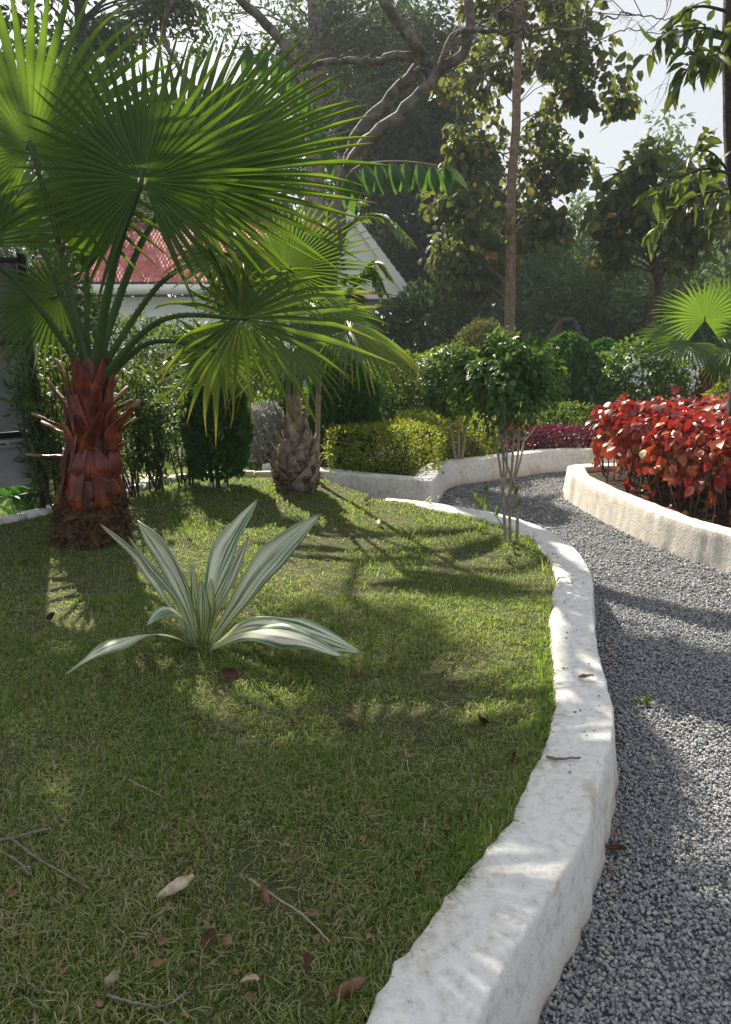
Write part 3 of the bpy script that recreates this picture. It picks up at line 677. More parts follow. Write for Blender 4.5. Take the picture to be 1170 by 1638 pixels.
# cut stubs sticking out (attach pixel, tip pixel, depth offset)
stubs = [((118,668),(74,604),-.02),((110,690),(51,661),-.06),((112,700),(66,674),.02),((108,735),(42,727),-.04),((120,640),(90,574),.05),((112,655),(86,622),.08),
         ((178,662),(212,640),-.03),((180,690),(224,640),-.08),((182,700),(218,668),.02),((180,722),(206,704),-.04),((170,640),(190,602),.04),((168,660),(205,618),.08),
         ((150,700),(163,660),-.12),((132,700),(120,664),-.12),((150,662),(158,622),-.10),((137,640),(133,590),-.10),((140,720),(146,690),-.14)]
for k, (a, t, dy) in enumerate(stubs):
    A_ = D(a[0], a[1] - 3, y1 + dy); T_ = D(t[0], t[1], y1 + dy * 1.6)
    o = unit((A_ - PY1 - c1(A_[2] - PY1[2])) * np.array([1, 1, 0]) + np.array([0, -.04, 0])); w_ = .068 if abs(dy) < .09 else .075
    boot(p1, A_, T_, w_, .30, M['boot'], o, .014, .12, prof=(1.0, 1.02, .92, .74, .56, .46, .40, .36, .16))
    if abs(dy) < .09:
        tt = unit(T_ - A_); mbp = MB(4).add(*tube(np.array([T_ - tt * .09, T_ - tt * .05, T_ - tt * .004, T_ + tt * .002]), np.array([.0275, .027, .0245, .004]), 8, side=np.cross(o, [0, 0, 1.0]), flat=.36))
        mbp.build('cut_end', M['boot_pale'], p1, smooth=True)
for k, (a, z, w, h) in enumerate([(-100, .74, .07, .20), (-60, .80, .065, .20), (-140, .82, .065, .2), (-85, .92, .062, .20), (-120, .97, .055, .18), (-50, .98, .055, .17), (-20, .86, .06, .2), (-165, .9, .06, .2)]):
    o = np.array([math.cos(R(a)), math.sin(R(a)), 0]); A_ = PY1 + c1(z) + o * rf1(z) + np.array([0, 0, z])
    boot(p1, A_, A_ + o * rng.uniform(.015, .05) + np.array([rng.normal(0, .02), 0, h]), w, .22, M['boot'], o, .016, .10, prof=(1.0, 1.0, .95, .84, .72, .62, .55, .5, .42))
mbf = MB(4)
shag(p1, PY1, (0.02, .30), rf1, 320, M['fibre'], .05, .12, .017, .5, 'husk', cen=c1)
# fronds: petiole start px, hub px + depth, axis / normal (x right, y away, z up), radius
cy = y1
def P1(x, y, d=0): return D(x, y, cy + d)
FR = [
 # main fan, turned to the viewer
 dict(s=P1(150,598,-.02), h=P1(228,289,-.42), ax=(.02,.10,1), nr=(-.05,-1,.12), R_=.82, n=52, sp=R(318), split=.44, cup=-.05, sag=.03, fold=.021, w0=.034, seed=1, tipdrop=.1, lenvar=.10),
 # right fan behind it, lit through
 dict(s=P1(152,590,.04), h=P1(292,285,.30), ax=(.72,.15,.55), nr=(-.35,-.9,.35), R_=1.28, n=46, sp=R(225), split=.46, cup=-.05, sag=.03, fold=.020, w0=.030, seed=2, tipdrop=.1, lenvar=.12),
 # dark left fan
 dict(s=P1(140,592,.02), h=P1(50,238,-.1), ax=(-.12,.1,1), nr=(.1,-1,.1), R_=1.08, n=48, sp=R(310), split=.46, cup=-.08, sag=.05, seed=3, lenvar=.2, w0=.03),
 # far left edge fan, seen partly
 dict(s=P1(136,596,.0), h=P1(-45,392,-.3), ax=(-.75,-.1,.5), nr=(.4,-.8,.5), R_=.85, n=40, sp=R(280), seed=4, sag=.1, w0=.028),
 # small fan behind low left with grey undersides
 dict(s=P1(138,600,.08), h=P1(92,474,.35), ax=(-.9,-.1,-.25), nr=(.05,-.75,.65), R_=.62, n=34, sp=R(240), seed=5, sag=.22, w0=.024, via=P1(104,452,.3)),
 # young upright leaf
 dict(s=P1(141,592,.03), h=P1(140,436,.12), ax=(.05,.1,1), nr=(0,-1,.1), R_=.58, n=30, sp=R(72), seed=6, sag=0, fold=.03, cup=.2, w0=.022, tipdrop=.02, split=.75),
 # drooping fan right, hub high
 dict(s=P1(156,600,.02), h=P1(366,405,.10), ax=(.65,-.15,-.55), nr=(.45,-.55,.7), R_=.58, n=28, sp=R(280), seed=7, sag=.36, jag=.15, wild=.15, w0=.022, via=P1(262,448,.1), mat='palm_old'),
 # front right fan facing the viewer
 dict(s=P1(158,610,-.05), h=P1(386,510,-.28), ax=(.97,-.15,-.02), nr=(.10,-.86,.48), R_=.92, n=31, sp=R(335), seed=8, sag=.13, w0=.024, via=P1(258,512,-.2), mat='palm_old', cup=-.2, split=.36, fold=.022, lenvar=.42, jag=.20, wild=.22, tipdrop=.3),
 # low yellowing fan under it
 dict(s=P1(160,618,-.02), h=P1(345,560,-.05), ax=(-.05,-.5,-.85), nr=(.15,-.85,.45), R_=.50, n=26, sp=R(300), seed=9, sag=.20, jag=.2, wild=.2, w0=.022, via=P1(240,548,-.05), mat='palm_old', split=.42, cup=-.15),
 # fan low behind, left
 dict(s=P1(146,592,.08), h=P1(20,330,.5), ax=(-.5,.5,.5), nr=(.2,-.7,.6), R_=.80, n=38, sp=R(280), seed=12, sag=.2, w0=.026),
]
for f in FR:
    kw = {k: v for k, v in f.items() if k in ('cup', 'sag', 'fold', 'w0', 'tipdrop', 'via', 'split', 'lenvar', 'jag', 'wild')}
    frond(p1, f['s'], f['h'], f['ax'], f['nr'], f['R_'], f['n'], f['sp'], M[f.get('mat', 'palm')], seed=f['seed'], **kw)

# ---- palm two: grey ragged trunk, mid lawn
PY2 = on_lawn(475, 784); y2 = PY2[1]
p2 = empty('fan_palm', PY2, 'smaller fan palm with a grey ragged bulbous trunk in the middle of the lawn', 'palm')
prof2 = [(0, .14), (.08, .165), (.2, .165), (.32, .15), (.42, .12), (.52, .085), (.62, .065), (.78, .06), (.95, .055)]
lean2 = (D(470, 640, y2) - PY2) * np.array([1, 0, 0]); c2 = lambda z: lean2 * (z / .85)
palm_trunk(p2, PY2, prof2, M['boot_grey'], seed=6, bumpy=.10, cen=c2)
rf2 = lambda z: np.interp(z, [p[0] for p in prof2], [p[1] for p in prof2])
shag(p2, PY2, (0.0, .20), rf2, 700, M['fibre'], .03, .10, .007)
for k in range(46):
    a = k * 137.5 + rng.uniform(-12, 12); z = .06 + .50 * (k / 46); rr = rf2(z)
    o = np.array([math.cos(R(a)), math.sin(R(a)), 0]); t = np.array([-o[1], o[0], 0])
    A_ = PY2 + c2(z) + o * rr + np.array([0, 0, z]); flare = rng.uniform(.03, .085)
    T_ = A_ + o * (flare - .03 * (z > .4)) + t * rng.normal(0, .03) + np.array([0, 0, rng.uniform(.07, .15)])
    boot(p2, A_, T_, rng.uniform(.05, .075), .20, M['boot_grey'], o, .018, .05, prof=(.9, 1.0, .95, .82, .66, .5, .36, .22, .04))
for a, tp_ in ((-150, (-.10, .22)), (-35, (.05, .25)), (-90, (.0, .24))):
    o = np.array([math.cos(R(a)), math.sin(R(a)), 0]); A_ = PY2 + c2(.55) + o * .09 + np.array([0, 0, .55])
    boot(p2, A_, A_ + np.array([tp_[0], -.03, tp_[1]]), .04, .25, M['boot_grey'], o, .01, .05)
def P2(x, y, d=0): return D(x, y, y2 + d)
for f in [
 dict(s=P2(470,642), h=P2(560,528,-.1), ax=(.85,-.1,-.30), nr=(.15,-.35,.95), R_=.66, n=38, sp=R(230), seed=21, sag=.45, via=P2(505,560), mat='palm_old', cup=.1),
 dict(s=P2(471,640), h=P2(458,432,.1), ax=(.72,.15,.52), nr=(-.1,-.9,.5), R_=.74, n=40, sp=R(215), seed=22, sag=.05, via=P2(478,540), fold=.018),
 dict(s=P2(468,640), h=P2(430,470,.4), ax=(-.4,.5,.5), nr=(.1,-.8,.6), R_=.7, n=36, sp=R(280), seed=23, sag=.2),
 dict(s=P2(472,642), h=P2(500,500,.5), ax=(.5,.6,.3), nr=(.0,-.7,.8), R_=.7, n=36, sp=R(260), seed=24, sag=.3),
 dict(s=P2(466,645), h=P2(415,560,.2), ax=(-.7,.1,-.3), nr=(-.1,-.5,.9), R_=.6, n=34, sp=R(260), seed=25, sag=.4, mat='palm_old'),
 dict(s=P2(470,645), h=P2(470,560,-.35), ax=(.15,-.8,-.45), nr=(.0,-.6,.8), R_=.52, n=34, sp=R(260), seed=26, sag=.4, mat='palm_old'),
]:
    kw = {k: v for k, v in f.items() if k in ('cup', 'sag', 'fold', 'via')}
    frond(p2, f['s'], f['h'], f['ax'], f['nr'], f['R_'], f['n'], f['sp'], M[f.get('mat', 'palm')], seed=f['seed'], w0=.02, w1=.009, **kw)
# ---- palm three: far right
y3 = 9.9
PB3 = np.array([D(1135, 600, y3)[0], y3, .19])
p3 = empty('fan_palm', PB3, 'young fan palm with a reddish trunk behind the red hedge at the right', 'palm')
hz = D(1135, 585, y3)[2] - .19
palm_trunk(p3, PB3, [(0, .13), (.2, .14), (hz * .6, .12), (hz, .07)], M['boot'], seed=9, bumpy=.2)
for k in range(26):
    a = k * 137.5; z = .1 + (hz - .2) * k / 26; o = np.array([math.cos(R(a)), math.sin(R(a)), 0]); A_ = PB3 + o * .12 + np.array([0, 0, z])
    boot(p3, A_, A_ + o * .05 + np.array([0, 0, .14]), .05, .3, M['boot'], o, .012, .05)
top3 = PB3 + np.array([0, 0, hz - .02])
for k, (x, y, dy, ax, nr, rad) in enumerate([(1128,512,-.2,(.0,.1,1),(0,-1,.25),.62),(1165,500,.1,(.5,.1,.8),(-.2,-.9,.4),.65),(1085,540,.0,(-.9,.0,-.05),(.0,-.6,.8),.55),(1165,555,-.3,(.6,-.5,-.2),(.1,-.5,.85),.55),
                                             (1105,550,-.3,(-.5,-.5,-.3),(0,-.5,.85),.5),(1110,505,.4,(-.4,.5,.7),(.1,-.8,.5),.6),(1190,530,0,(.9,.1,.1),(0,-.7,.7),.6),(1150,575,-.2,(.2,-.6,-.6),(0,-.7,.6),.4)]):
    frond(p3, top3, D(x, y, y3 + dy), ax, nr, rad, 34, R(280), M['palm'], seed=40 + k, w0=.018, w1=.008, teeth=False, sag=.2)

# ------------------------------------------------------------------ striped rosette (variegated) on the lawn
RB = on_lawn(322, 1033)
ros = empty('striped_rosette', RB, 'striped white and green rosette plant with long sword leaves on the lawn', 'plant')
yr = RB[1]
def strap(pts, wmax, side, seed, chan=.22, prof=None, waves=.0, lv0=0.0):
    n = 22; P = catmull(pts, n); T = unit(np.gradient(P, axis=0)); t = np.linspace(0, 1, n)
    w = np.interp(t, *(prof or ((0, .12, .35, .6, .85, 1), (.26, .26, .68, 1.0, .55, .02)))) * wmax / 2 * .92
    a = np.asarray(side, float); us = np.linspace(-1, 1, 9); V = []; lu = []; lv = []
    for i in range(n):
        a = unit(a - np.dot(a, T[i]) * T[i]); nn = np.cross(a, T[i])
        for u in us:
            ww = waves * w[i] * math.sin(t[i] * 13 + seed * 2 + u * 2) * abs(u) ** 1.5 + .10 * w[i] * nz(t[i] * 5, u * 2, seed)
            V.append(P[i] + a * u * w[i] + nn * (chan * w[i] * (u * u - .3) + ww)); lu.append(u); lv.append(t[i])
    k = 9; i = np.arange(n - 1)[:, None] * k; j = np.arange(k - 1)[None]
    F = np.stack([i + j, i + j + 1, i + k + j + 1, i + k + j], -1).reshape(-1, 4)
    me = MB(4).add(np.array(V), F, lu=np.array(lu), lv=np.clip(np.array(lv) + lv0, 0, 1), rnd=(seed * .37) % 1).mesh('leaf', M['striped'], True)
    md = link('leaf', me, ros); s = md.modifiers.new('thick', 'SOLIDIFY'); s.thickness = .004; s.offset = 0
    return md
def Q(x, y, d=0): return D(x, y, yr + d)
LV = [  # path, width, side vector
 ([Q(312,1030), Q(268,960,.12), Q(222,892,.3), Q(160,838,.42)], .075, (.6,-.6,.5)),
 ([Q(318,1028), Q(296,950,.14), Q(262,885,.3), Q(219,832,.42)], .135, (.8,-.5,.4)),
 ([Q(316,1030), Q(285,960,.0), Q(240,905,.05), Q(205,858,.1)], .07, (.7,-.6,.4)),
 ([Q(328,1028), Q(338,950,.1), Q(362,875,.22), Q(413,798,.32)], .13, (.85,-.4,-.3)),
 ([Q(332,1030), Q(348,970,.0), Q(370,925,.0), Q(398,858,.0)], .075, (.8,-.6,-.3)),
 ([Q(336,1030), Q(378,970,.1), Q(432,895,.2), Q(514,821,.3)], .145, (.75,-.3,-.6)),
 ([Q(322,1028), Q(318,975,-.02), Q(313,940,-.02), Q(308,900,-.02)], .055, (1,-.3,0)),
 ([Q(324,1030), Q(326,990,-.06), Q(325,955,-.07), Q(322,928,-.06)], .075, (1,-.2,0)),
 ([Q(330,1028), Q(334,985,-.03), Q(336,955,-.03), Q(338,925,-.03)], .06, (1,.3,0)),
 ([Q(310,1034,-.04), Q(292,990,-.16), Q(262,976,-.24), Q(233,1003,-.30)], .085, (.35,-.9,.35)),
 ([Q(312,1036,-.03), Q(262,1016,-.14), Q(178,1030,-.30), Q(101,1082,-.40)], .125, (.15,-.85,.5)),
 ([Q(338,1036,-.03), Q(392,1002,-.10), Q(462,1005,-.20), Q(582,1046,-.30)], .15, (.10,.85,.5)),
 ([Q(336,1038,-.05), Q(400,1014,-.18), Q(480,1022,-.30), Q(552,1052,-.38)], .115, (.15,.85,.5)),
 ([Q(316,1036,-.06), Q(304,1022,-.1), Q(296,1012,-.12), Q(286,1003,-.12)], .05, (.8,-.4,.3)),
]
for k, (pth, w, sd) in enumerate(LV):
    strap(pth, w, sd, k + 1.3, .34 if k < 9 else .22, waves=.16 if k < 9 else .26, lv0=-.5 if k in (6, 7, 8) else 0)

# ------------------------------------------------------------------ slender many-stemmed fig by the path
FB = on_lawn(818, 868); fy = FB[1]
fg = empty('fig_tree', FB, 'slender many-stemmed little tree with a domed crown beside the path', 'tree')
mb = MB(4)
tops = [(782,640),(795,650),(806,640),(822,630),(836,640),(845,660),(800,655)]
for k, (x, y) in enumerate(tops):
    d_ = rng.uniform(-.3, .35); b_ = FB + np.array([(k // 3 - 1) * .035, rng.normal(0, .02), -.02])
    m1 = D(816 + (k // 3 - 1) * 11, 790, fy + rng.normal(0, .02)); m2 = D(818 + (x - 818) * .55, 735, fy + d_ * .3); e = D(x, y, fy + d_)
    if k % 3 == 0: st_ = [b_, m1, m2, e, D(x + rng.normal(0, 5), 600, fy + d_ * 1.2)]; r0 = .012
    else: st_ = [m1, m2, e, D(x + rng.normal(0, 6), 606, fy + d_ * 1.2)]; r0 = .008
    pth = catmull(st_, 14); mb.add(*tube(pth, np.linspace(r0, .004, 14), 6, rough=.1))
    for _ in range(7):
        i = rng.integers(6, 13); q = pth[i]; e2 = q + rng.normal(0, 1, 3) * np.array([.12, .12, .06]) + np.array([0, 0, .12])
        mb.add(*tube(catmull([q, (q + e2) / 2 + rng.normal(0, .015, 3), e2], 5), np.linspace(.004, .0015, 5), 4))
tw = catmull([FB + np.array([0, 0, .03]), D(790, 820, fy), D(772, 790, fy - .05)], 8); mb.add(*tube(tw, np.linspace(.005, .002, 8), 5))
mb.build('trunk', M['bark_stem'], fg, smooth=True)
cc = D(812, 612, fy); n = 3900; u = U(fy)
dd = rand_dirs(n); dd[:, 2] = np.where((dd[:, 2] < -.55) & (rng.random(n) < .7), -dd[:, 2] * .6, dd[:, 2])
lm = np.array([1 + .34 * nz(*(v * 2.1)) + .24 * nz(*(v * 5.5)) for v in dd])
rr = np.where(rng.random(n) < .35, rng.uniform(.3, .95, n), rng.uniform(.85, 1.03, n)) * lm
P = cc + dd * rr[:, None] * np.array([80 * u, 76 * u, 68 * u])
dirs = unit(dd * .6 + rng.normal(0, .5, (n, 3)) + np.array([0, 0, -.75])); nr = unit(dd * .7 + rng.normal(0, .4, (n, 3)) + np.array([0, 0, .6]))
V, F, A = leaf_cloud(LEAF, P, dirs, nr, rng.uniform(.035, .06, n))
link('crown', mesh_np('crown', V, F, M['ficus'], A), fg, 'stuff')
mb3 = MB(3)
for (x, y) in ((768,792),(772,800),(762,786),(780,780),(828,780),(832,800),(795,812),(690,806)):
    q = D(x, y, fy - .03); V, F, A = leaf_cloud(LEAF, np.array([q] * 3) + rng.normal(0, .012, (3, 3)), unit(rng.normal(0, .4, (3, 3)) + np.array([0, 0, -1])), unit(rng.normal(0, 1, (3, 3)) + np.array([0, -1, .5])), .055)
    if x != 690: mb3.add(V, F, **A)
mb3.build('low_leaves', M['ficus'], fg, kind='stuff')

# ================================================================== HEDGES AND SHRUBS
def gz(x, y, z=.19): return G(x, y, z)
# ---- red copperleaf hedge: stems, 300 leaves of its own, the rest as a mass
def red_hedge():
    base = np.array([(C_in[170, 0]), C_in[170, 1] + .2, .2])
    h = empty('copperleaf_hedge', base, 'hedge of broad red and orange leaves in the cream kerbed bed', 'hedge')
    bed = [tuple(p) for p in C_in[66:330]]
    def pick(n):
        out = []
        while sum(len(o) for o in out) < n:
            P = np.column_stack([rng.uniform(1.9, 7.5, n * 3), rng.uniform(3, 10, n * 3)]); out.append(P[in_poly(P, bed)])
        P = np.concatenate(out)[:n]; return P
    fr = C_in[100:300]
    def fdist(P):
        d = np.full(len(P), 9.)
        for k in range(0, len(fr), 2): d = np.minimum(d, np.hypot(P[:, 0] - fr[k, 0], P[:, 1] - fr[k, 1]))
        return d
    Hh = .73
    S = pick(420); S = S[fdist(S) > .10]; mb = MB(4)
    for p in S:
        b = np.array([p[0], p[1], .19]); e = b + np.array([rng.normal(0, .09), rng.normal(0, .09), rng.uniform(.45, Hh - .05)])
        mb.add(*tube(catmull([b, (b + e) / 2 + rng.normal(0, .03, 3), e], 6), np.linspace(.008, .004, 6), 5))
    mb.build('stems', M['red_stem'], h)
    n = 8200; P = pick(n); d = fdist(P)
    top = Hh * (1 + .07 * np.array([nz(a * 1.6, b * 1.6, 4) for a, b in P]) + .10 * np.array([nz(a * 5, b * 5, 4) for a, b in P]))
    top = top * np.clip(.80 + d * .9, .7, 1.0)
    q = rng.random(n); z = .2 + top * np.where(q < .50, rng.uniform(.84, 1.02, n), np.where(q < .88, rng.uniform(.38, .9, n), rng.uniform(.06, .45, n)))
    keep = (d > .05) & ((z > .40) | (rng.random(n) < .75)); P = P[keep]; z = z[keep]; d = d[keep]; top = top[keep]; n = len(P)
    pos = np.column_stack([P, z])
    # the front face leans out a little over the kerb
    frontness = np.clip(1 - d / .35, 0, 1)
    outv = np.array([-.45, -.9, 0]); pos += outv * (frontness * .06)[:, None]
    rel = (z - .2) / top
    dirs = unit(rng.normal(0, .7, (n, 3)) * np.array([1, 1, .45]) + outv * .5 * frontness[:, None] + np.column_stack([np.zeros(n), np.zeros(n), -.25 - .5 * (rel < .8)]))
    nr = unit(rng.normal(0, .58, (n, 3)) + np.array([0, 0, 1.0]) + outv * (.7 * frontness * (rel < .85))[:, None])
    size = rng.uniform(.04, .115, n) * (1 - .25 * (rel < .4))
    vis = np.argsort(np.hypot(pos[:, 0], pos[:, 1]) + 2.5 * (rel < .35) + 1.2 * d - .9 * (rel > .8))
    # keep only ones inside the frame as single leaves
    x_px = 585 + pos[:, 0] / pos[:, 1] * FPX
    order = [i for i in vis if x_px[i] < 1190][:300]
    tv, tf, lu, lv = LEAF_OVATE; me = []
    for k in range(8):
        tvk = tv.copy(); tvk[:, 2] += rng.normal(0, .035, len(tv)) - rng.uniform(0, .25) * tvk[:, 1] ** 2; tvk[:, 0] *= rng.uniform(.75, 1.15)
        me.append(mesh_np('leaf', tvk, tf, M['red_leaf_obj'], {'rnd': np.zeros(len(tv)), 'lu': lu, 'lv': lv}, True))
    from mathutils import Matrix
    X, Dv, Zv = frames(dirs, nr)
    hb = Vector(base)
    age = np.clip(np.where(rel > .8, rng.beta(1.5, 2.6, n), rng.beta(2.2, 1.5, n)), 0, 1)
    for k, i in enumerate(order):
        o = bpy.data.objects.new('leaf', me[k % 8]); col.objects.link(o); o.parent = h
        m3 = Matrix((X[i], Dv[i], Zv[i])).transposed().to_4x4()
        m3.translation = Vector(pos[i]) - hb
        o.matrix_basis = m3 @ Matrix.Scale(float(size[i]), 4); o.color = (float(age[i]), 0, 0, 1)
    rest = np.ones(n, bool); rest[order] = False
    bias = age
    V, F, A = leaf_cloud(LEAF_OVATE, pos[rest], dirs[rest], nr[rest], size[rest], bias[rest])
    link('foliage', mesh_np('foliage', V, F, M['red_leaf'], A, True), h, 'stuff')
red_hedge()

# golden hedges behind the white kerb
def soil_at(x, y): return G(x, y, .195)
def row_bush(name, label, x0, x1, ybase, ytop, Y, depth, n, tpl, size, mat, cat='hedge', **kw):
    a = D(x0, ybase, Y); b = D(x1, ybase, Y); zt = D((x0 + x1) / 2, ytop, Y)[2]; zb = .19
    c = np.array([(a[0] + b[0]) / 2, Y + depth / 2, (zt + zb) / 2]); rad = ((b[0] - a[0]) / 2, depth / 2, (zt - zb) / 2)
    return bush(name, label, (c[0], c[1], zb), c, rad, n, tpl, size, mat, cat, **kw)
yB = G(620, 764, KH)[1]
row_bush('golden_hedge', 'low clipped golden-green hedge behind the white kerb corner', 520, 712, 758, 688, yB + .28, 1.0, 9000, LEAF, .032, M['gold'], boxy=True, up=.5, lump=.13, stems=30)
row_bush('golden_hedge', 'golden hedge running back behind the kerb bend', 640, 730, 740, 678, yB + 1.3, 1.6, 5000, LEAF2, .042, M['gold'], boxy=True, up=.5, lump=.13, stems=14)
row_bush('golden_hedge', 'small golden hedge between the two slender trees', 738, 800, 738, 672, G(760, 736, KH)[1] + .35, .8, 3000, LEAF, .034, M['gold'], boxy=True, up=.5, stems=10)
yR = G(860, 722, KH)[1]
row_bush('purple_border', 'low dark purple border plants behind the far kerb', 790, 960, 722, 688, yR + .22, .5, 5200, LEAF2, .042, M['purple'], cat='border', boxy=True, up=.5, stems=20, lump=.2)
row_bush('low_hedge', 'soft green low hedge above the purple border', 835, 960, 705, 650, yR + .8, .9, 4500, LEAF2, .03, M['hedge'], boxy=True, stems=10, up=.5)
row_bush('golden_hedge', 'narrow yellow hedge tip beside the red-leaved hedge', 895, 1000, 690, 652, yR + 1.9, .6, 1800, LEAF, .035, M['gold'], boxy=True, stems=8, up=.6)
# second fig standard left of the first
FB2 = np.array([D(733, 740, yB + 1.1)[0], yB + 1.1, .19])
t2 = empty('fig_tree', FB2, 'small fig with pale forked stems standing among the golden hedges', 'tree')
mb = MB(4)
for dx in (-.05, .03, .10):
    e = D(725 + dx * 250, 640, FB2[1] + dx); mb.add(*tube(catmull([FB2 + np.array([dx * .3, 0, 0]), (FB2 + e) / 2 + np.array([dx * .2, 0, 0]), e], 8), np.linspace(.02, .008, 8), 6))
mb.build('trunk', M['bark_stem'], t2, smooth=True)
c = D(722, 606, FB2[1]); u = U(FB2[1]); n = 3800; dd = rand_dirs(n)
P = c + dd * (np.where(rng.random(n) < .35, rng.uniform(.3, .95, n), rng.uniform(.85, 1.05, n)) * np.array([1 + .2 * nz(*(v * 2.4 + 7)) for v in dd]))[:, None] * np.array([52 * u, 52 * u, 50 * u])
V, F, A = leaf_cloud(LEAF, P, unit(dd * .5 + rng.normal(0, .5, (n, 3)) + np.array([0, 0, -.6])), unit(dd + rng.normal(0, .4, (n, 3)) + np.array([0, 0, .5])), rng.uniform(.04, .065, n))
link('crown', mesh_np('crown', V, F, M['ficus'], A), t2, 'stuff')

# tall mixed hedge behind
for k, (x0, x1, yt, Y, mt, lb) in enumerate([(585, 705, 572, 10.2, 'hedge', 'tall clipped hedge lit from behind, below the gable of the house'), (690, 790, 565, 11.2, 'hedge', 'tall pale-tipped hedge behind the small figs'),
                                         (820, 900, 590, 11.5, 'hedge', 'loose pale hedge shrub between the fig crown and the dark cypresses')]):
    row_bush('tall_hedge', lb, x0, x1, 690, yt, Y, 1.3, 8000, LEAF2, .07, M[mt], boxy=True, lump=.16, stems=12, up=.3)
# dark rounded cypress shrubs
def thuja(label, x, ybase, ytop, halfw, Y, n=9000, limed=False, mat='thuja'):
    zb = .19 if Y > 6.4 else .22; b = np.array([D(x, ybase, Y)[0], Y, zb]); top = D(x, ytop, Y)[2]; u = U(Y); H_ = top - zb
    root = empty('cypress_shrub', b, label, 'shrub', )
    mb = MB(4)
    for k in range(3):
        o = np.array([(k - 1) * .05, rng.normal(0, .03), 0]); mb.add(*tube(catmull([b + o - np.array([0, 0, .02]), b + o * 1.5 + np.array([0, 0, H_ * .4]), b + o * 2.5 + np.array([0, 0, H_ * .85])], 8), np.linspace(.022, .006, 8), 6))
    mb.build('trunk', M['bark_dark'], root, smooth=True)
    if limed:
        for k in (0, 2):
            o = np.array([(k - 1) * .05, -.03, 0]); MB(4).add(*tube(np.array([b + o, b + o * 1.1 + np.array([0, 0, .07]), b + o * 1.2 + np.array([0, 0, .14])]), np.array([.022, .02, .019]), 7)).build('limewashed_stem', M['limed'], root, smooth=True)
    z0 = .16 if limed else .02
    t = rng.beta(1.4, 1.3, n); a = rng.uniform(0, 2 * math.pi, n)
    pr = np.interp(t, [0, .15, .45, .75, .92, 1], [.62, .85, 1.0, .86, .5, .05]) * halfw * u
    lm = np.array([1 + .22 * nz(math.cos(q) * 1.6, math.sin(q) * 1.6, s * 4 + x) + .15 * nz(math.cos(q) * 4, math.sin(q) * 4, s * 9) for q, s in zip(a, t)])
    r = pr * lm * np.where(rng.random(n) < .3, rng.uniform(.4, .95, n), rng.uniform(.86, 1.05, n))
    P = b + np.column_stack([np.cos(a) * r, np.sin(a) * r, z0 + t * (H_ - z0)])
    o = np.column_stack([np.cos(a), np.sin(a), np.zeros(n)])
    V, F, A = leaf_cloud(LEAF2, P, unit(o * .7 + rng.normal(0, .35, (n, 3)) + np.array([0, 0, .8])), unit(np.cross(o, [0, 0, 1]) + rng.normal(0, .5, (n, 3))), rng.uniform(.04, .085, n))
    link('foliage', mesh_np('foliage', V, F, M[mat], A), root, 'stuff'); return root
thuja('dark cypress shrub with white limed stems at the lawn edge under the palm fronds', 350, 778, 590, 47, on_lawn(345, 782)[1] + .1, 5200, limed=True)
thuja('dark round-topped cypress shrub directly behind the grey palm', 550, 735, 572, 52, yB + 1.2)
thuja('broad dark cypress below the wooden frame', 903, 650, 536, 48, 11.0, 11000)
thuja('narrower dark cypress right of the wooden frame', 962, 650, 545, 36, 11.6, 9000)
# feathery brownish shrub
bb = D(772, 560, 12.5); bush('feathery_shrub', 'feathery brown-green shrub at the foot of the teak trunk', (bb[0], 12.5, .19), bb + np.array([0, 0, -.3]), (.48, .45, .72), 7000, LEAF_LONG, .09, M['brownfir'], up=1.0, stems=6)
# broadleaf shrubs right, behind the red hedge
bb = D(1015, 605, 10.6); bush('broadleaf_shrub', 'glossy broad-leaved shrub behind the red hedge', (bb[0], 10.6, .19), bb + np.array([0, 0, -.15]), (.68, .5, .62), 3800, LEAF, .085, M['ficus'], droop=.6)
bb = D(1085, 620, 10.2); bush('broadleaf_shrub', 'yellow-green loose shrub left of the far fan palm', (bb[0], 10.2, .19), bb + np.array([0, 0, -.15]), (.4, .4, .5), 1800, LEAF, .07, M['hedge'])
bb = D(1168, 640, 9.2); bush('broadleaf_shrub', 'bright lime-green shrub at the right edge behind the red hedge', (bb[0], 9.2, .19), bb + np.array([.2, 0, -.1]), (.45, .35, .42), 1800, LEAF, .07, M['gold'])
# silver shrub + pale green shrub left of grey palm
bb = D(425, 700, 8.3); bush('silver_shrub', 'silver-grey fine shrub left of the grey palm', (bb[0], 8.3, .19), bb, (.26, .25, .36), 3500, LEAF_LONG, .07, M['silver'], up=.6, stems=8)
bb = D(455, 672, 8.8); bush('broadleaf_shrub', 'light green loose shrub just behind the grey palm', (bb[0], 8.8, .19), bb, (.32, .3, .50), 900, LEAF, .10, M['hedge'], up=.4)
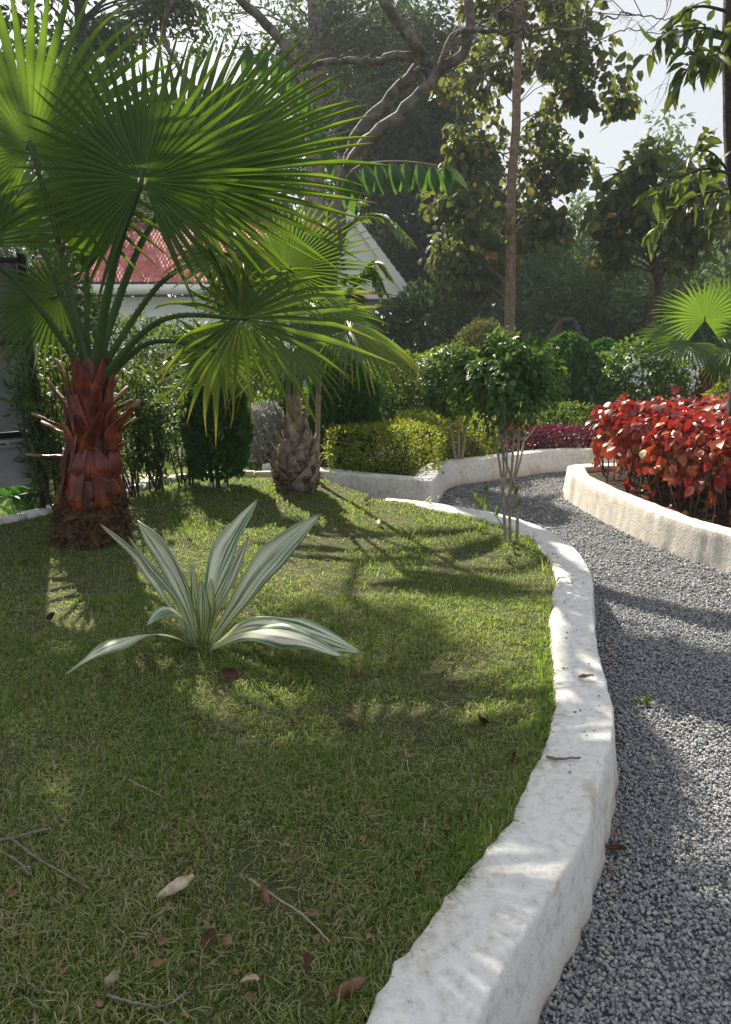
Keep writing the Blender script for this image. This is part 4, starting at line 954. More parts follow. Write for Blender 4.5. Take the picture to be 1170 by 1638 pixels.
# oleander screen along the brick edging
for k, (x, yb, yt, w, lb) in enumerate([(215, 797, 560, 42, 'open leafy oleander just right of the red palm trunk'), (255, 788, 575, 40, 'thin-stemmed oleander, second from the red palm'),
                                     (300, 778, 590, 38, 'thin-stemmed oleander next to the limed cypress'), (120, 815, 560, 40, 'leafy oleander hidden behind the red palm trunk'), (85, 822, 550, 30, 'leafy oleander beside the edge of the grey panel')]):
    b = on_lawn(x, yb); Y = b[1] + .12; b = np.array([b[0] * 1.02, Y, .19]); root = empty('oleander', b, lb, 'shrub', 'oleanders along the brick edging')
    mb = MB(4); Ps = []; Ds = []
    zt = D(x, yt, Y)[2]; u = U(Y)
    for s in range(9):
        e = np.array([b[0] + rng.normal(0, w * u * .6), Y + rng.normal(0, .22), zt * rng.uniform(.72, 1.02)])
        pth = catmull([b + np.array([rng.normal(0, .04), rng.normal(0, .04), -.02]), b * .5 + e * .5 + rng.normal(0, .05, 3), e], 14); mb.add(*tube(pth, np.linspace(.009, .003, 14), 5))
        for i in range(4, 14):
            for _ in range(9):
                Ps.append(pth[i] + rng.normal(0, .035, 3)); Ds.append(unit(rng.normal(0, .8, 3) + np.array([0, 0, .45])))
    mb.build('stems', M['bark_dark'], root)
    Ps = np.array(Ps); Ds = np.array(Ds); V, F, A = leaf_cloud(LEAF_LONG, Ps, Ds, unit(rng.normal(0, .5, (len(Ps), 3)) + np.array([0, 0, 1])), rng.uniform(.06, .115, len(Ps)))
    link('foliage', mesh_np('foliage', V, F, M['oleander'], A), root, 'stuff')
# hedge masses on the house side
for k, (x, y, Y, rx, ry, lb, mt) in enumerate([(330, 600, 11, 1.1, .75, 'broad green hedge in front of the house wall', 'hedge'), (160, 590, 10.2, 1.3, .8, 'broad green hedge behind the red palm', 'oleander')]):
    bb = D(x, y, Y); bush('garden_hedge', lb, (bb[0], Y, .19), (bb[0], Y, .19 + ry * .9), (rx, .4, ry), 5000, LEAF2, .09, M[mt], 'hedge', boxy=True)
# lady palms by the panel
for (x, y, lb) in ((22, 800, 'small lady palm under the left end of the grey panel'), (52, 782, 'small lady palm beside the panel post')):
    q = D(x, y, 5.75); root = empty('lady_palm', (q[0], 5.75, .19), lb, 'plant')
    mb = MB(4); Ps = []; Ds = []
    for s in range(5):
        e = q + rng.normal(0, .06, 3); mb.add(*tube(catmull([np.array([q[0], 5.75, .17]), (q + e) / 2 + np.array([0, 0, -.03]), e], 6), np.linspace(.006, .003, 6), 4))
        for a in np.linspace(-2.2, 2.2, 9):
            Ps.append(e); Ds.append(unit(np.array([math.sin(a), -.3 + rng.normal(0, .2), math.cos(a) * .7 - .15])))
    mb.build('stems', M['bark_stem'], root); Ps = np.array(Ps); V, F, A = leaf_cloud(LEAF_LONG, Ps, np.array(Ds), unit(rng.normal(0, .3, (len(Ps), 3)) + np.array([0, -.6, .8])), .17)
    link('foliage', mesh_np('foliage', V, F, M['thuja'], A), root, 'stuff')
# pink-flowered climber
bb = D(85, 450, 8.5); cl = bush('flowering_shrub', 'dark shrub dotted with pink flowers behind the panel', (bb[0], 8.5, .19), bb + np.array([0, 0, -.4]), (.45, .4, .8), 2600, LEAF, .075, M['dark_leaf'])
Pf = bb + rng.normal(0, 1, (40, 3)) * np.array([.16, .1, .14]) + np.array([0, -.38, .05]); V, F, A = leaf_cloud(LEAF_BROAD, Pf, rand_dirs(40), rand_dirs(40) + np.array([0, -1, .3]), .06)
link('flowers', mesh_np('flowers', V, F, M['pink'], A), cl, 'stuff')
# areca palms behind the grey palm
def areca(label, x, yb, Y, fr, th=.05):
    b = np.array([D(x, yb, Y)[0], Y, .19]); root = empty('feather_palm', b, label, 'palm')
    top = D(x, fr[0][0][1], Y) if fr else b
    mb = MB(4).add(*tube(catmull([b, (b + D(x, 470, Y)) / 2, D(x, 440, Y)], 8), np.linspace(th, th * .7, 8), 8, rough=.1)); mb.build('trunk', M['bark_dark'], root, smooth=True)
    for pts in fr:
        P = catmull([D(px, py, Y + dy) for px, py, dy in pts], 24); st_ = MB(4).add(*tube(P, np.linspace(.012, .003, 24), 5)).build('frond', M['petiole'], root)
        T = unit(np.gradient(P, axis=0)); Ps = []; Ds = []
        for i in range(5, 24):
            s = unit(np.cross(T[i], [0, 0, 1.0]) + 1e-6)
            for f in (0, .5):
                for sg in (-1, 1): Ps.append(P[i] - T[i] * f * .04); Ds.append(unit(T[i] * .75 + s * sg * .9 + np.array([0, 0, -.15]) + rng.normal(0, .08, 3)))
        Ps = np.array(Ps); V, F, A = leaf_cloud(LEAF_LONG, Ps, np.array(Ds), np.array([[0, -.2, 1.0]]) + rng.normal(0, .2, (len(Ps), 3)), np.linspace(.42, .2, len(Ps)))
        V_ = V; me = mesh_np('leaflets', V_, F, M['areca'], A); o = bpy.data.objects.new('leaflets', me); col.objects.link(o); o.parent = st_; o['kind'] = 'stuff'
areca('feather palm with dark trunk in front of the white gable', 522, 640, 11.0, [[(525,445,0),(560,360,0),(610,345,0),(655,385,-.2)], [(525,450,0),(520,380,.2),(535,330,.2),(570,322,.1)], [(525,450,0),(555,470,-.3),(590,430,-.3),(612,465,-.4)], [(523,450,0),(500,400,0),(470,380,0),(440,400,0)], [(525,450,0),(570,440,.3),(600,420,.3),(622,440,.3)], [(525,455,0),(540,500,-.4),(560,470,-.5),(585,505,-.6)]])

# ------------------------------------------------------------------ compound-leaved sapling behind the palms
cy_ = 6.6
cs = empty('compound_leaf_sapling', (D(505, 700, cy_)[0], cy_, .22), 'sapling whose big paired leaflets hang out right of the palm fan', 'tree')
mb = MB(4); cb = np.array([D(505, 700, cy_)[0], cy_, .2])
mb.add(*tube(catmull([cb, D(515, 480, cy_), D(535, 330, cy_), D(545, 250, cy_)], 16), np.linspace(.025, .01, 16), 7)); ra = catmull([D(535, 320, cy_), D(570, 268, cy_ - .05), D(640, 258, cy_ - .15), D(712, 266, cy_ - .25)], 20)
mb.add(*tube(ra, np.linspace(.009, .003, 20), 5))
rb_ = catmull([D(540, 280, cy_), D(500, 160, cy_ + .1), D(450, 95, cy_ + .1), D(400, 75, cy_ + .1)], 20); mb.add(*tube(rb_, np.linspace(.009, .003, 20), 5))
mb.build('trunk', M['bark_stem'], cs, smooth=True)
ltp = []
for k in range(4):
    rows = (.12, .3, .5, .7, .88); sh = (.55, .92, 1.0, .8, .42); V = [[0, 0, 0]]; lu = [0]; lv = [0]
    for t, s in zip(rows, sh):
        for uu in (-1, -.5, 0, .5, 1):
            V.append([uu * .21 * s, t, .04 * abs(uu) * s - .25 * t * t + .02 * rng.normal()]); lu.append(uu); lv.append(t)
    V.append([0, 1, -.28]); lu.append(0); lv.append(1); F = []
    for j in range(4): F.append([0, 2 + j, 1 + j])
    for r_ in range(4):
        for j in range(4):
            a = 1 + r_ * 5 + j; F += [[a, a + 1, a + 6], [a, a + 6, a + 5]]
    for j in range(4): F.append([21 + j, 22 + j, 26])
    ltp.append(mesh_np('leaflet', np.array(V), np.array(F), M['compound'], {'lu': np.array(lu, float), 'lv': np.array(lv, float), 'rnd': np.full(len(V), .5)}, True))
from mathutils import Matrix
def place_leaf(root, me, pos, d, nrm, size, name='leaf'):
    X, Y_, Z_ = [v[0] for v in frames(np.array([d]), np.array([nrm]))]
    o = bpy.data.objects.new(name, me); col.objects.link(o); o.parent = root
    m = Matrix((X, Y_, Z_)).transposed().to_4x4(); m.translation = Vector(pos) - Vector(root.location); o.matrix_basis = m @ Matrix.Scale(float(size), 4); return o
for rac, dn in ((ra, 1.0), (rb_, .7)):
    for i in range(3, 20, 2):
        for sg in (-1, 1):
            t = unit(rac[min(i + 1, 19)] - rac[i - 1])
            place_leaf(cs, ltp[(i + sg) % 4], rac[i], unit(t * .22 + np.array([rng.normal(0,.06), sg * .30 - .05, -1.0 * dn])), unit(np.array([-.35 * sg, -1.0, .25 + rng.normal(0,.2)])), rng.uniform(.20, .27), 'leaflet')
    place_leaf(cs, ltp[0], rac[19], unit(rac[19] - rac[17] + np.array([0, 0, -.05])), (0, -.5, .8), .25, 'leaflet')

# ================================================================== BUILT THINGS
# house
hy = 20.0
def house():
    Wz = .19; e_z = D(600, 478, hy)[2]; x0 = D(455, 470, hy)[0]; xw = D(600, 470, hy)[0]; xe = D(652, 470, hy)[0]
    root = empty('house', (xw - 2, hy + 2, Wz), 'white single-storey house with a red tiled roof and boxed gable', 'house')
    # wing wall + main wall
    mb = MB(4); mb.box(xw - 2.6, xw, hy + .45, hy + 6, Wz, e_z + .01); mb.build('wall', M['wall'], root)
    mx0 = D(165, 470, hy + 1.2)[0]; m_e = D(260, 470, hy)[2]
    mb = MB(4); mb.box(mx0, xw - 2.62, hy + 1.3, hy + 7, Wz, m_e - .02); mb.build('wall', M['wall'], root)
    # gable box: triangular pediment projecting over the wing wall
    pk = D(560, 343, hy); xl = 2 * pk[0] - xe; zb = e_z
    zc = D(652, 466, hy)[2]
    def pedi(y0, y1, inset, nm, mat):
        V = []
        for y in (y0, y1): V += [[xl + inset, y, zb], [xe - inset, y, zb], [xe - inset, y, zc - inset * .3], [pk[0], y, pk[2] - inset * 1.3], [xl + inset, y, zc - inset * .3]]
        F = [[0,1,2,4],[2,3,4,4],[5,9,7,6],[7,9,8,8],[0,5,6,1],[1,6,7,2],[2,7,8,3],[3,8,9,4],[4,9,5,0]]
        me = bpy.data.meshes.new(nm); me.from_pydata(V, [], [list(dict.fromkeys(f)) for f in F]); me.materials.append(mat); return link(nm, me, root)
    pedi(hy, hy + 6, .05, 'gable', M['wall'])
    # barge boards
    for sx, xx in ((1, xe), (-1, xl)):
        tip = np.array([xx + sx * .20, hy - .1, zc - .24]); P0 = np.array([pk[0], hy - .1, pk[2] + .02])
        V = []
        for y in (hy - .14, hy - .04):
            V += [[P0[0], y, P0[2] + .12], [tip[0], y, tip[2] + .12], [tip[0], y, tip[2] - .14], [xx, y, zc - .20], [P0[0], y, P0[2] - .12]]
        me = bpy.data.meshes.new('barge_board'); me.from_pydata(V, [], [[0,1,2,3,4][::-1], [5,6,7,8,9], [0,5,6,1][::-1], [1,6,7,2][::-1], [2,7,8,3][::-1], [3,8,9,4][::-1]]); me.materials.append(M['wall']); link('barge_board', me, root)
        MB(4).box(xx - .02 * sx - .06, xx - .02 * sx + .06, hy - .03, hy + .06, zb - .03, zc + .02).build('eave_return', M['wall'], root)
    # wing roof slopes with tile rows, and main roof slope
    def slope(a, b, c, d, nu, nv, nm):     # a,b eave ; d,c ridge
        a, b, c, d = [np.asarray(q, float) for q in (a, b, c, d)]
        nn = unit(np.cross(b - a, d - a)); nn = nn if nn[2] > 0 else -nn
        V = []; us = np.linspace(0, 1, nu * 6 + 1); vv = np.linspace(0, 1, nv * 2 + 1)
        for j, v in enumerate(vv):
            for u_ in us:
                p = (a * (1 - u_) + b * u_) * (1 - v) + (d * (1 - u_) + c * u_) * v
                V.append(p + nn * (.028 * abs(math.sin(u_ * nu * math.pi)) + .05 * (1 if j % 2 == 0 else 0)))
        k = len(us); i = np.arange(len(vv) - 1)[:, None] * k; j = np.arange(k - 1)[None]
        F = np.stack([i + j, i + j + 1, i + k + j + 1, i + k + j], -1).reshape(-1, 4)
        return MB(4).add(np.array(V), F).build(nm, M['tile'], root)
    for sx, xx in ((1, xe), (-1, xl)):
        slope([xx + sx * .2, hy - .1, zc - .17], [xx + sx * .2, hy + 6, zc - .17], [pk[0], hy + 6, pk[2] + .06], [pk[0], hy - .1, pk[2] + .06], 34, 14, 'roof')
    ez = D(260, 455, hy + 1)[2]; rz = D(360, 362, hy + 3.6)[2]
    slope([mx0 - .5, hy + .8, ez], [xl + .3, hy + .8, ez], [xl + 1.2, hy + 3.6, rz], [mx0 - .5, hy + 3.6, rz], 64, 18, 'roof')
    MB(4).box(mx0 - .5, xl + .1, hy + .74, hy + .82, ez - .24, ez - .01).build('fascia', M['wall'], root)
    MB(4).box(mx0 - .5, xl + .1, hy + .82, hy + 1.3, ez - .24, ez - .21).build('soffit', M['wall'], root)
    MB(4).box(mx0 - .5, xl + 1.2, hy + 3.55, hy + 3.75, rz - .05, rz + .1).build('ridge', M['tile'], root)
    # window in the wing
    MB(4).box(xw - 2.2, xw - 1.2, hy + .41, hy + .47, .95, 2.0).build('window', M['steel'], root)
house()
# grey panel gate, left
def panel():
    r_ = D(66, 700, 5.62); l_ = np.array([r_[0] - 1.25, 4.55, 0]); dirv = unit((l_ - r_) * np.array([1, 1, 0])); nv = np.array([dirv[1], -dirv[0], 0])
    zt = D(66, 406, 5.62)[2]; root = empty('sheet_panel', (r_[0], 5.62, .19), 'tall grey sheet panel in a dark steel frame at the left edge', 'panel')
    L = np.linalg.norm((l_ - r_)[:2])
    def Mx(v): p = np.array([r_[0], 5.62, 0]) + dirv * v[0] + nv * v[1]; return np.array([p[0], p[1], v[2]])
    zm = [D(66, y, 5.62)[2] for y in (547, 692, 772, 824)]
    for s in (0, L - .05): MB(4).box(s, s + .05, -.025, .025, .17, zt, Mx).build('post', M['steel'], root)
    for z in (zt - .05, zm[0], zm[1], zm[3]): MB(4).box(.052, L - .052, -.02, .02, z - .02, z + .02, Mx).build('rail', M['steel'], root)
    for a, b in ((zm[2], zm[1] - .022), (zm[1] + .022, zm[0] - .022), (zm[0] + .022, zt - .072)):
        n = 60; us = np.linspace(.052, L - .052, n); V = []
        for t, zz in ((-.004, 0), (.004, 0)):
            for z in (a, b):
                for uu in us: V.append(Mx((uu, .01 + t + .0025 * math.sin(uu * 30) + .004 * nz(uu * 3, z * 3), z)))
        F = [[i, i + 1, n + i + 1, n + i] for i in range(n - 1)] + [[2 * n + i, 3 * n + i, 3 * n + i + 1, 2 * n + i + 1] for i in range(n - 1)]
        MB(4).add(np.array(V), F).build('sheet', M['sheet'], root, smooth=True)
    MB(4).box(-.022, -.004, -.03, .03, .17, zt, Mx).build('edge_strip', M['alu'], root)
    st_ = MB(4).box(.06, L - .06, -.044, -.040, zm[1] - .085, zm[1] - .028, Mx).build('printed_strip', M['print_white'], root)
    for a, b, z0, z1, mt in ((.10, .125, -.075, -.04, 'print_red'), (.14, .23, -.058, -.05, 'print_dark'), (.26, .40, -.062, -.05, 'print_dark'), (.05 + .012, .09, -.05, -.045, 'print_dark'), (.42, .56, -.07, -.062, 'print_dark')):
        o = MB(4).box(a, b, -.0475, -.0452, zm[1] + z0, zm[1] + z1, Mx).mesh('print_mark', M[mt]); q = bpy.data.objects.new('print_mark', o); col.objects.link(q); q.parent = st_
    for z in (zm[0] + .15, zm[0] - .25, zm[1] + .12, zm[1] - .12, zm[2] + .05):
        MB(4).add(*tube(np.array([Mx((.025, -.032, z)), Mx((.025, -.028, z)), Mx((.025, -.024, z))]), np.array([.001, .007, .007]), 8)).build('rivet', M['alu'], root)
panel()
# brick edging along the back of the lawn
be = empty('brick_edging', tuple(np.append(L_back[4], .2)), 'row of whitewashed bricks edging the back of the lawn', 'edging')
path = catmull([np.append(p, 0) for p in L_back[1:]], 400); seg = np.concatenate([[0], np.cumsum(np.linalg.norm(np.diff(path, axis=0), axis=1))])
s = .0; k = 0
while s < seg[-1] - .2:
    a = np.array([np.interp(s, seg, path[:, i]) for i in range(2)]); b_ = np.array([np.interp(s + .19, seg, path[:, i]) for i in range(2)])
    t = unit(b_ - a); nv = np.array([-t[1], t[0]]); j = rng.normal(0, .008); z = LZ(*a) + .012 + rng.normal(0, .008); tl_ = rng.normal(0, .012)
    def Mx(v): p = a + t * v[0] + nv * (v[1] + j + v[0] * rng.normal(0, .02)); return np.array([p[0], p[1], z + v[2] + v[0] * tl_ + rng.normal(0, .003)])
    MB(4).box(0, rng.uniform(.17, .182), -.045, .045, -.10, .03, Mx).build('brick', M['limed'] if rng.random() < .8 else M['cream'], be); s += .19; k += 1
# paved path beyond
pv = empty('paved_path', (0, 0, 0)); pv['kind'] = 'structure'
for (x0, x1, yy, dd_) in ((-80, 455, 776, .55),):
    pass
q0 = G(455, 776, .2); q1 = G(180, 774, .2)
for k in range(11):
    xx = q0[0] - k * .46 - .03; yy = q0[1] + .02 * k
    MB(4).box(xx - .43, xx, yy - .14 + rng.normal(0, .01), yy + .44, .15, .208 + rng.normal(0, .003)).build('slab', M['slab'], pv)
for k in range(14):
    xx = G(450, 722, .2)[0] - k * .72; yy = G(450, 722, .2)[1]
    MB(4).box(xx - .69, xx, yy - .3, yy + .5, .15, .207 + rng.normal(0, .003)).build('slab', M['slab'], pv)
# black post by the grey palm
bp = D(461, 700, y2 + .7); po = MB(4).box(bp[0] - .028, bp[0] + .028, y2 + .672, y2 + .728, .17, D(461, 560, y2 + .7)[2]).build('steel_post', M['steel']); tag(po, 'black square post just behind the grey palm trunk', 'post')
# wooden A-frame with thatch
wy = 14.0; wc = D(905, 560, wy); wf = empty('wooden_frame', (wc[0], wy, .19), 'weathered wooden A-frame top with a bit of thatch above the dark cypress', 'frame')
def bar(a, b, w, nm, mt):
    MB(4).add(*tube(np.array([a, (a + b) / 2, b]), w, 4, side=(0, 1, 0))).build(nm, mt, wf)
for dy in (-.25, .25):
    A_, B_, C_, D_, E_ = D(878, 545, wy + dy), D(899, 513, wy + dy), D(917, 513, wy + dy), D(927, 535, wy + dy), D(927, 560, wy + dy)
    for a, b in ((A_, B_), (B_, C_), (C_, D_), (D_, E_)): bar(a, b, .055, 'beam', M['wood_dark'])
    for x in (927, 880):
        t_ = D(x, 556, wy + dy); bar(np.array([t_[0], wy + dy, .15]), t_, .05, 'post', M['wood_dark'])
mbt = MB(4)
for _ in range(400):
    p = D(rng.uniform(882, 900), rng.uniform(524, 548), wy + rng.uniform(-.3, .3)); d_ = unit(np.array([-.5, rng.normal(0, .3), -.8]) + rng.normal(0, .2, 3)); s_ = np.array([.006, 0, .004]); L_ = rng.uniform(.1, .3)
    mbt.add(np.array([p - s_, p + s_, p + d_ * L_ + s_ * .3, p + d_ * L_ - s_ * .3]), [[0, 1, 2, 3]])
mbt.build('thatch', M['thatch'], wf, kind='stuff')
# distant white garden wall glimpsed right
ww = D(1010, 572, 13.5); o = MB(4).box(ww[0] - .3, ww[0] + 1.6, 13.5, 13.7, .15, D(1010, 566, 13.5)[2]).build('garden_wall', M['wall']); tag(o, 'low white wall glimpsed behind the glossy shrub at right', 'wall')

# ================================================================== TREES
def T_px(pts, Y): return [D(x, y, Y + (p[0] if p else 0)) for x, y, *p in pts]
# teak with straight pale trunk
Yt = 17.0
cl = np.vstack([px_ell(775, 430, Yt, 60, 55, 14), px_ell(745, 330, Yt, 50, 60, 14), px_ell(850, 370, Yt, 70, 60, 16), px_ell(905, 340, Yt, 45, 45, 9), px_ell(760, 230, Yt, 50, 70, 14), px_ell(880, 240, Yt, 60, 60, 15),
                px_ell(930, 260, Yt, 30, 30, 5), px_ell(770, 110, Yt, 70, 60, 12), px_ell(900, 60, Yt, 80, 70, 18), px_ell(960, 120, Yt, 50, 30, 8), px_ell(800, -20, Yt, 150, 60, 20), px_ell(1015, 152, Yt, 22, 12, 3), px_ell(735, 420, Yt, 35, 50, 8)])
tree('teak_tree', 'tall straight pale-trunked teak with big drooping leaves', (D(815, 560, Yt)[0], Yt, .19), [np.array([D(815, 560, Yt)[0], Yt, .15])] + T_px([(815,540),(817,420),(818,320),(826,180),(829,60),(834,-80)], Yt), .135, .07,
     cl + np.array([0, .75, 0]), rng.uniform(.30, .52, len(cl)), 40, LEAF_BROAD, .20, M['teak'], M['bark_teak'], limb=.13, droop=.9, every=3, twigs=1)
# right mid tree with bent trunk, limed foot
Y4 = 14.0
cl = np.vstack([px_ell(985, 330, Y4, 45, 45, 12), px_ell(1040, 350, Y4, 55, 45, 14), px_ell(1100, 385, Y4, 40, 35, 10), px_ell(1035, 275, Y4, 60, 30, 10), px_ell(1120, 320, Y4, 50, 40, 9), px_ell(990, 400, Y4, 35, 25, 5)])
tree('bent_tree', 'broad-leaved tree with a bent dark trunk and white limed foot', (D(1066, 585, Y4)[0], Y4, .19), [np.array([D(1072, 590, Y4)[0], Y4, .15])] + T_px([(1062,565),(1046,535),(1044,500),(1055,460),(1045,420),(1035,370),(1035,300)], Y4), .105, .06,
     cl, rng.uniform(.24, .40, len(cl)), 26, LEAF_BROAD, .20, M['teak'], M['bark_dark'], limb=.3, droop=.8, limed=4, leaf_bias=1.7)
# dark dense trees in the middle
for k, (x, Y, cs_, lb) in enumerate([(700, 34, [(650, 300, 90, 120, 40), (700, 420, 60, 70, 24), (620, 150, 110, 90, 30), (700, 200, 70, 90, 20), (640, 430, 40, 60, 14)], 'dense dark tree right behind the white gable'),
                                 (640, 38, [(560, 250, 110, 100, 30), (520, 130, 100, 90, 26), (640, 60, 140, 80, 34)], 'dense dark tree whose crown fills the sky above the house'),
                                 (745, 33, [(745, 450, 50, 70, 22), (770, 330, 50, 90, 18), (720, 520, 40, 40, 12)], 'dark shaded tree between the gable and the teak trunk')]):
    cl = np.vstack([px_ell(a, b, Y, c_, d_, n_) for a, b, c_, d_, n_ in cs_])
    tree('dark_tree', lb, (D(x, 600, Y)[0], Y, .19), [np.array([D(x, 600, Y)[0], Y, .15])] + T_px([(x, 500), (x - 8, 330), (x - 15, 180), (x - 20, 60)], Y), .28, .13, cl, rng.uniform(.75, 1.3, len(cl)), 95, LEAF2, .36, M['dark_leaf'], M['bark_dark'], limb=.25, twigs=3)
# airy trees upper left
Ya = 30
cl = np.vstack([px_ell(480, 60, Ya, 120, 80, 26), px_ell(600, 40, Ya, 110, 60, 26), px_ell(700, 60, Ya, 60, 70, 14), px_ell(640, 150, Ya, 60, 50, 12)])
tree('airy_tree', 'thin-leaved tree with an upright grey trunk above the palm fan', (D(500, 620, Ya)[0], Ya, .19), [np.array([D(500, 600, Ya)[0], Ya, .15])] + T_px([(502,400),(505,200),(508,90),(505,-40)], Ya), .42, .32, cl, rng.uniform(.7, 1.3, len(cl)), 70, LEAF2, .21, M['dark_leaf'], M['bark_pale'], limb=.14)
Yl = 24
cl = np.vstack([px_ell(150, 80, Yl, 130, 60, 22), px_ell(270, 20, Yl, 60, 40, 9), px_ell(60, 200, Yl, 90, 120, 22), px_ell(230, 330, Yl, 120, 60, 14), px_ell(100, -30, Yl, 220, 50, 18)])
tree('dark_tree', 'dark-leaved tree showing between the palm fans at the upper left', (D(90, 560, Yl)[0], Yl, .19), [np.array([D(90, 590, Yl)[0], Yl, .15])] + T_px([(95,400),(110,250),(125,100),(130,-20)], Yl), .3, .14, cl, rng.uniform(.5, .95, len(cl)), 60, LEAF, .26, M['dark_leaf'], M['bark_dark'], limb=.3)
cl = np.vstack([ell((-4.2, 11.6, 8.6), (2.6, 2.0, 1.3), 34), ell((-1.6, 11.9, 9.0), (1.7, 1.6, 1.0), 15), ell((-6.5, 12.5, 8.8), (1.5, 1.8, 1.4), 14)])
tree('shade_tree', 'tall tree left of the garden whose canopy shades the foreground', (-6.2, 12.5, .19), [np.array([-6.2, 12.5, .15]), np.array([-6.1, 12.4, 3.0]), np.array([-5.6, 12.2, 6.0]), np.array([-4.3, 12, 9.0])], .22, .10, cl, rng.uniform(.3, .55, len(cl)), 46, LEAF, .16, M['dark_leaf'], M['bark_dark'], limb=.3)

# bare-limbed pale tree
Yb = 8.6
def bp_(x, y, d=0): return D(x, y, Yb + d)
bt = empty('bare_tree', (bp_(530, 700)[0], Yb, .19), 'leafless tree with pale crooked limbs reaching over the path', 'tree')
limbs = [([np.array([bp_(528, 700)[0], Yb, .15]), bp_(526, 560), bp_(530, 430), bp_(548, 300)], .115, .10),
 ([bp_(548, 300), bp_(570, 248, -.1), bp_(610, 208, -.2), bp_(660, 165, -.3), bp_(700, 120, -.3), bp_(742, 85, -.3), bp_(752, 30, -.3), bp_(745, -60, -.3)], .085, .05),
 ([bp_(548, 300), bp_(575, 215, .2), bp_(620, 160, .2), bp_(676, 98, .1), bp_(660, 62, 0), bp_(620, 10, 0), bp_(590, -50, 0)], .085, .06),
 ([bp_(676, 98, .1), bp_(640, 88, .1), bp_(590, 100, .2), bp_(530, 98, .3), bp_(480, 110, .3)], .055, .03),
 ([bp_(676, 98, .1), bp_(690, 100, 0), bp_(694, 92, 0)], .045, .012),
 ([bp_(548, 300), bp_(500, 180, .5), bp_(455, 70, .5), bp_(420, 35, .5), bp_(370, -20, .5), bp_(340, -60, .5)], .075, .05),
 ([bp_(500, 180, .5), bp_(420, 130, .6), bp_(330, 150, .7), bp_(290, 110, .7), bp_(262, 60, .7), bp_(275, 10, .7), bp_(300, -40, .7)], .045, .025),
 ([bp_(685, 145, -.3), bp_(680, 112, -.3), bp_(660, 112, -.3)], .03, .015),
 ([bp_(700, 120, -.3), bp_(712, 80, -.4), bp_(722, 58, -.5), bp_(760, 50, -.6), bp_(840, 50, -.8), bp_(930, 46, -1)], .035, .010),
 ([bp_(742, 85, -.3), bp_(745, 60, -.3), bp_(800, 20, -.5), bp_(860, -20, -.6)], .022, .008),
 ([bp_(930, 46, -1), bp_(1000, 25, -1.1), bp_(1080, 30, -1.2), bp_(1110, 5, -1.2)], .010, .004),
 ([bp_(860, 50, -.8), bp_(930, 75, -1), bp_(1000, 50, -1), bp_(1070, 55, -1)], .009, .004),
 ([bp_(745, -60, -.3), bp_(820, -110, -.5), bp_(900, -130, -.6)], .04, .02), ([bp_(340, -60, .5), bp_(300, -120, .6), bp_(240, -150, .6)], .04, .02)]
for pth, ra_, rb__ in limbs:
    pp = catmull(pth, 26); pp[1:-1] += rng.normal(0, .012, (24, 3)); MB(4).add(*tube(pp, np.linspace(ra_, rb__, 26) * .86, 9, rough=.14)).build('limb', M['bark_pale'], bt, smooth=True)
mb = MB(4)
def twig(p, d, L, r, depth):
    e = p + d * L; mid = (p + e) / 2 + rng.normal(0, .08 * L, 3); pp = catmull([p, mid, e], 6); mb.add(*tube(pp, np.linspace(r, r * .45, 6), 4))
    if depth:
        for _ in range(3):
            twig(pp[rng.integers(2, 6)], unit(d + rng.normal(0, .55, 3)), L * rng.uniform(.45, .75), r * .5, depth - 1)
for li, cnt in ((1, 6), (2, 7), (5, 6), (6, 8), (8, 9), (9, 5), (3, 5), (10, 5), (11, 5)):
    pp = catmull(limbs[li][0], 26)
    for _ in range(cnt):
        i = rng.integers(10, 26); twig(pp[i], unit(rng.normal(0, 1, 3) + np.array([0, -.1, .5])), rng.uniform(.3, .8), .008 if li < 10 else .005, 2)
mb.build('twigs', M['bark_pale'], bt, kind='stuff')

# right-edge tree: trunk at the frame edge, singled-out leaves
Y5 = 6.2
rt = empty('edge_tree', (D(1190, 700, Y5)[0], Y5, .0), 'dark trunk at the right edge with long leaves hanging into the picture', 'tree')
mb = MB(4); tx = D(1185, 400, Y5)
mb.add(*tube(catmull([np.array([tx[0] + .1, Y5, -.05]), D(1195, 500, Y5), D(1180, 330, Y5), D(1172, 100, Y5), D(1178, -60, Y5)], 20), np.linspace(.09, .07, 20), 9, rough=.1))
brs = [[(1178,280,0),(1130,270,-.2),(1085,285,-.3),(1045,315,-.4)], [(1180,300,0),(1125,310,-.1),(1085,335,-.2),(1040,375,-.25)], [(1178,290,0),(1140,245,-.1),(1115,240,-.1),(1130,215,-.1)], [(1182,330,0),(1160,310,-.3),(1140,330,-.4),(1150,350,-.4)],
       [(1172,60,0),(1130,45,-.2),(1095,50,-.3),(1070,60,-.3)], [(1172,90,0),(1130,90,-.2),(1100,110,-.3),(1085,140,-.3)], [(1172,20,0),(1120,10,-.1),(1080,30,-.1),(1040,85,-.1)], [(1172,30,0),(1140,100,-.4),(1120,95,-.4),(1100,75,-.4)]]
bp_list = []
for pts in brs:
    p = catmull([D(x, y, Y5 + d) for x, y, d in pts], 16); bp_list.append(p); mb.add(*tube(p, np.linspace(.014, .003, 16), 5))
mb.build('trunk', M['bark_dark'], rt, smooth=True)
lts = []
for k in range(5):
    tv, tf, lu, lv = leaf_tpl(.36, .25 + .1 * k, .10, (.3, .65), (1, .8)); tv = tv.copy(); tv[:, 2] += rng.normal(0, .04, len(tv)); lts.append(mesh_np('leaf', tv, tf, M['right_leaf'], {'rnd': np.full(len(tv), .5), 'lu': lu, 'lv': lv}, True))
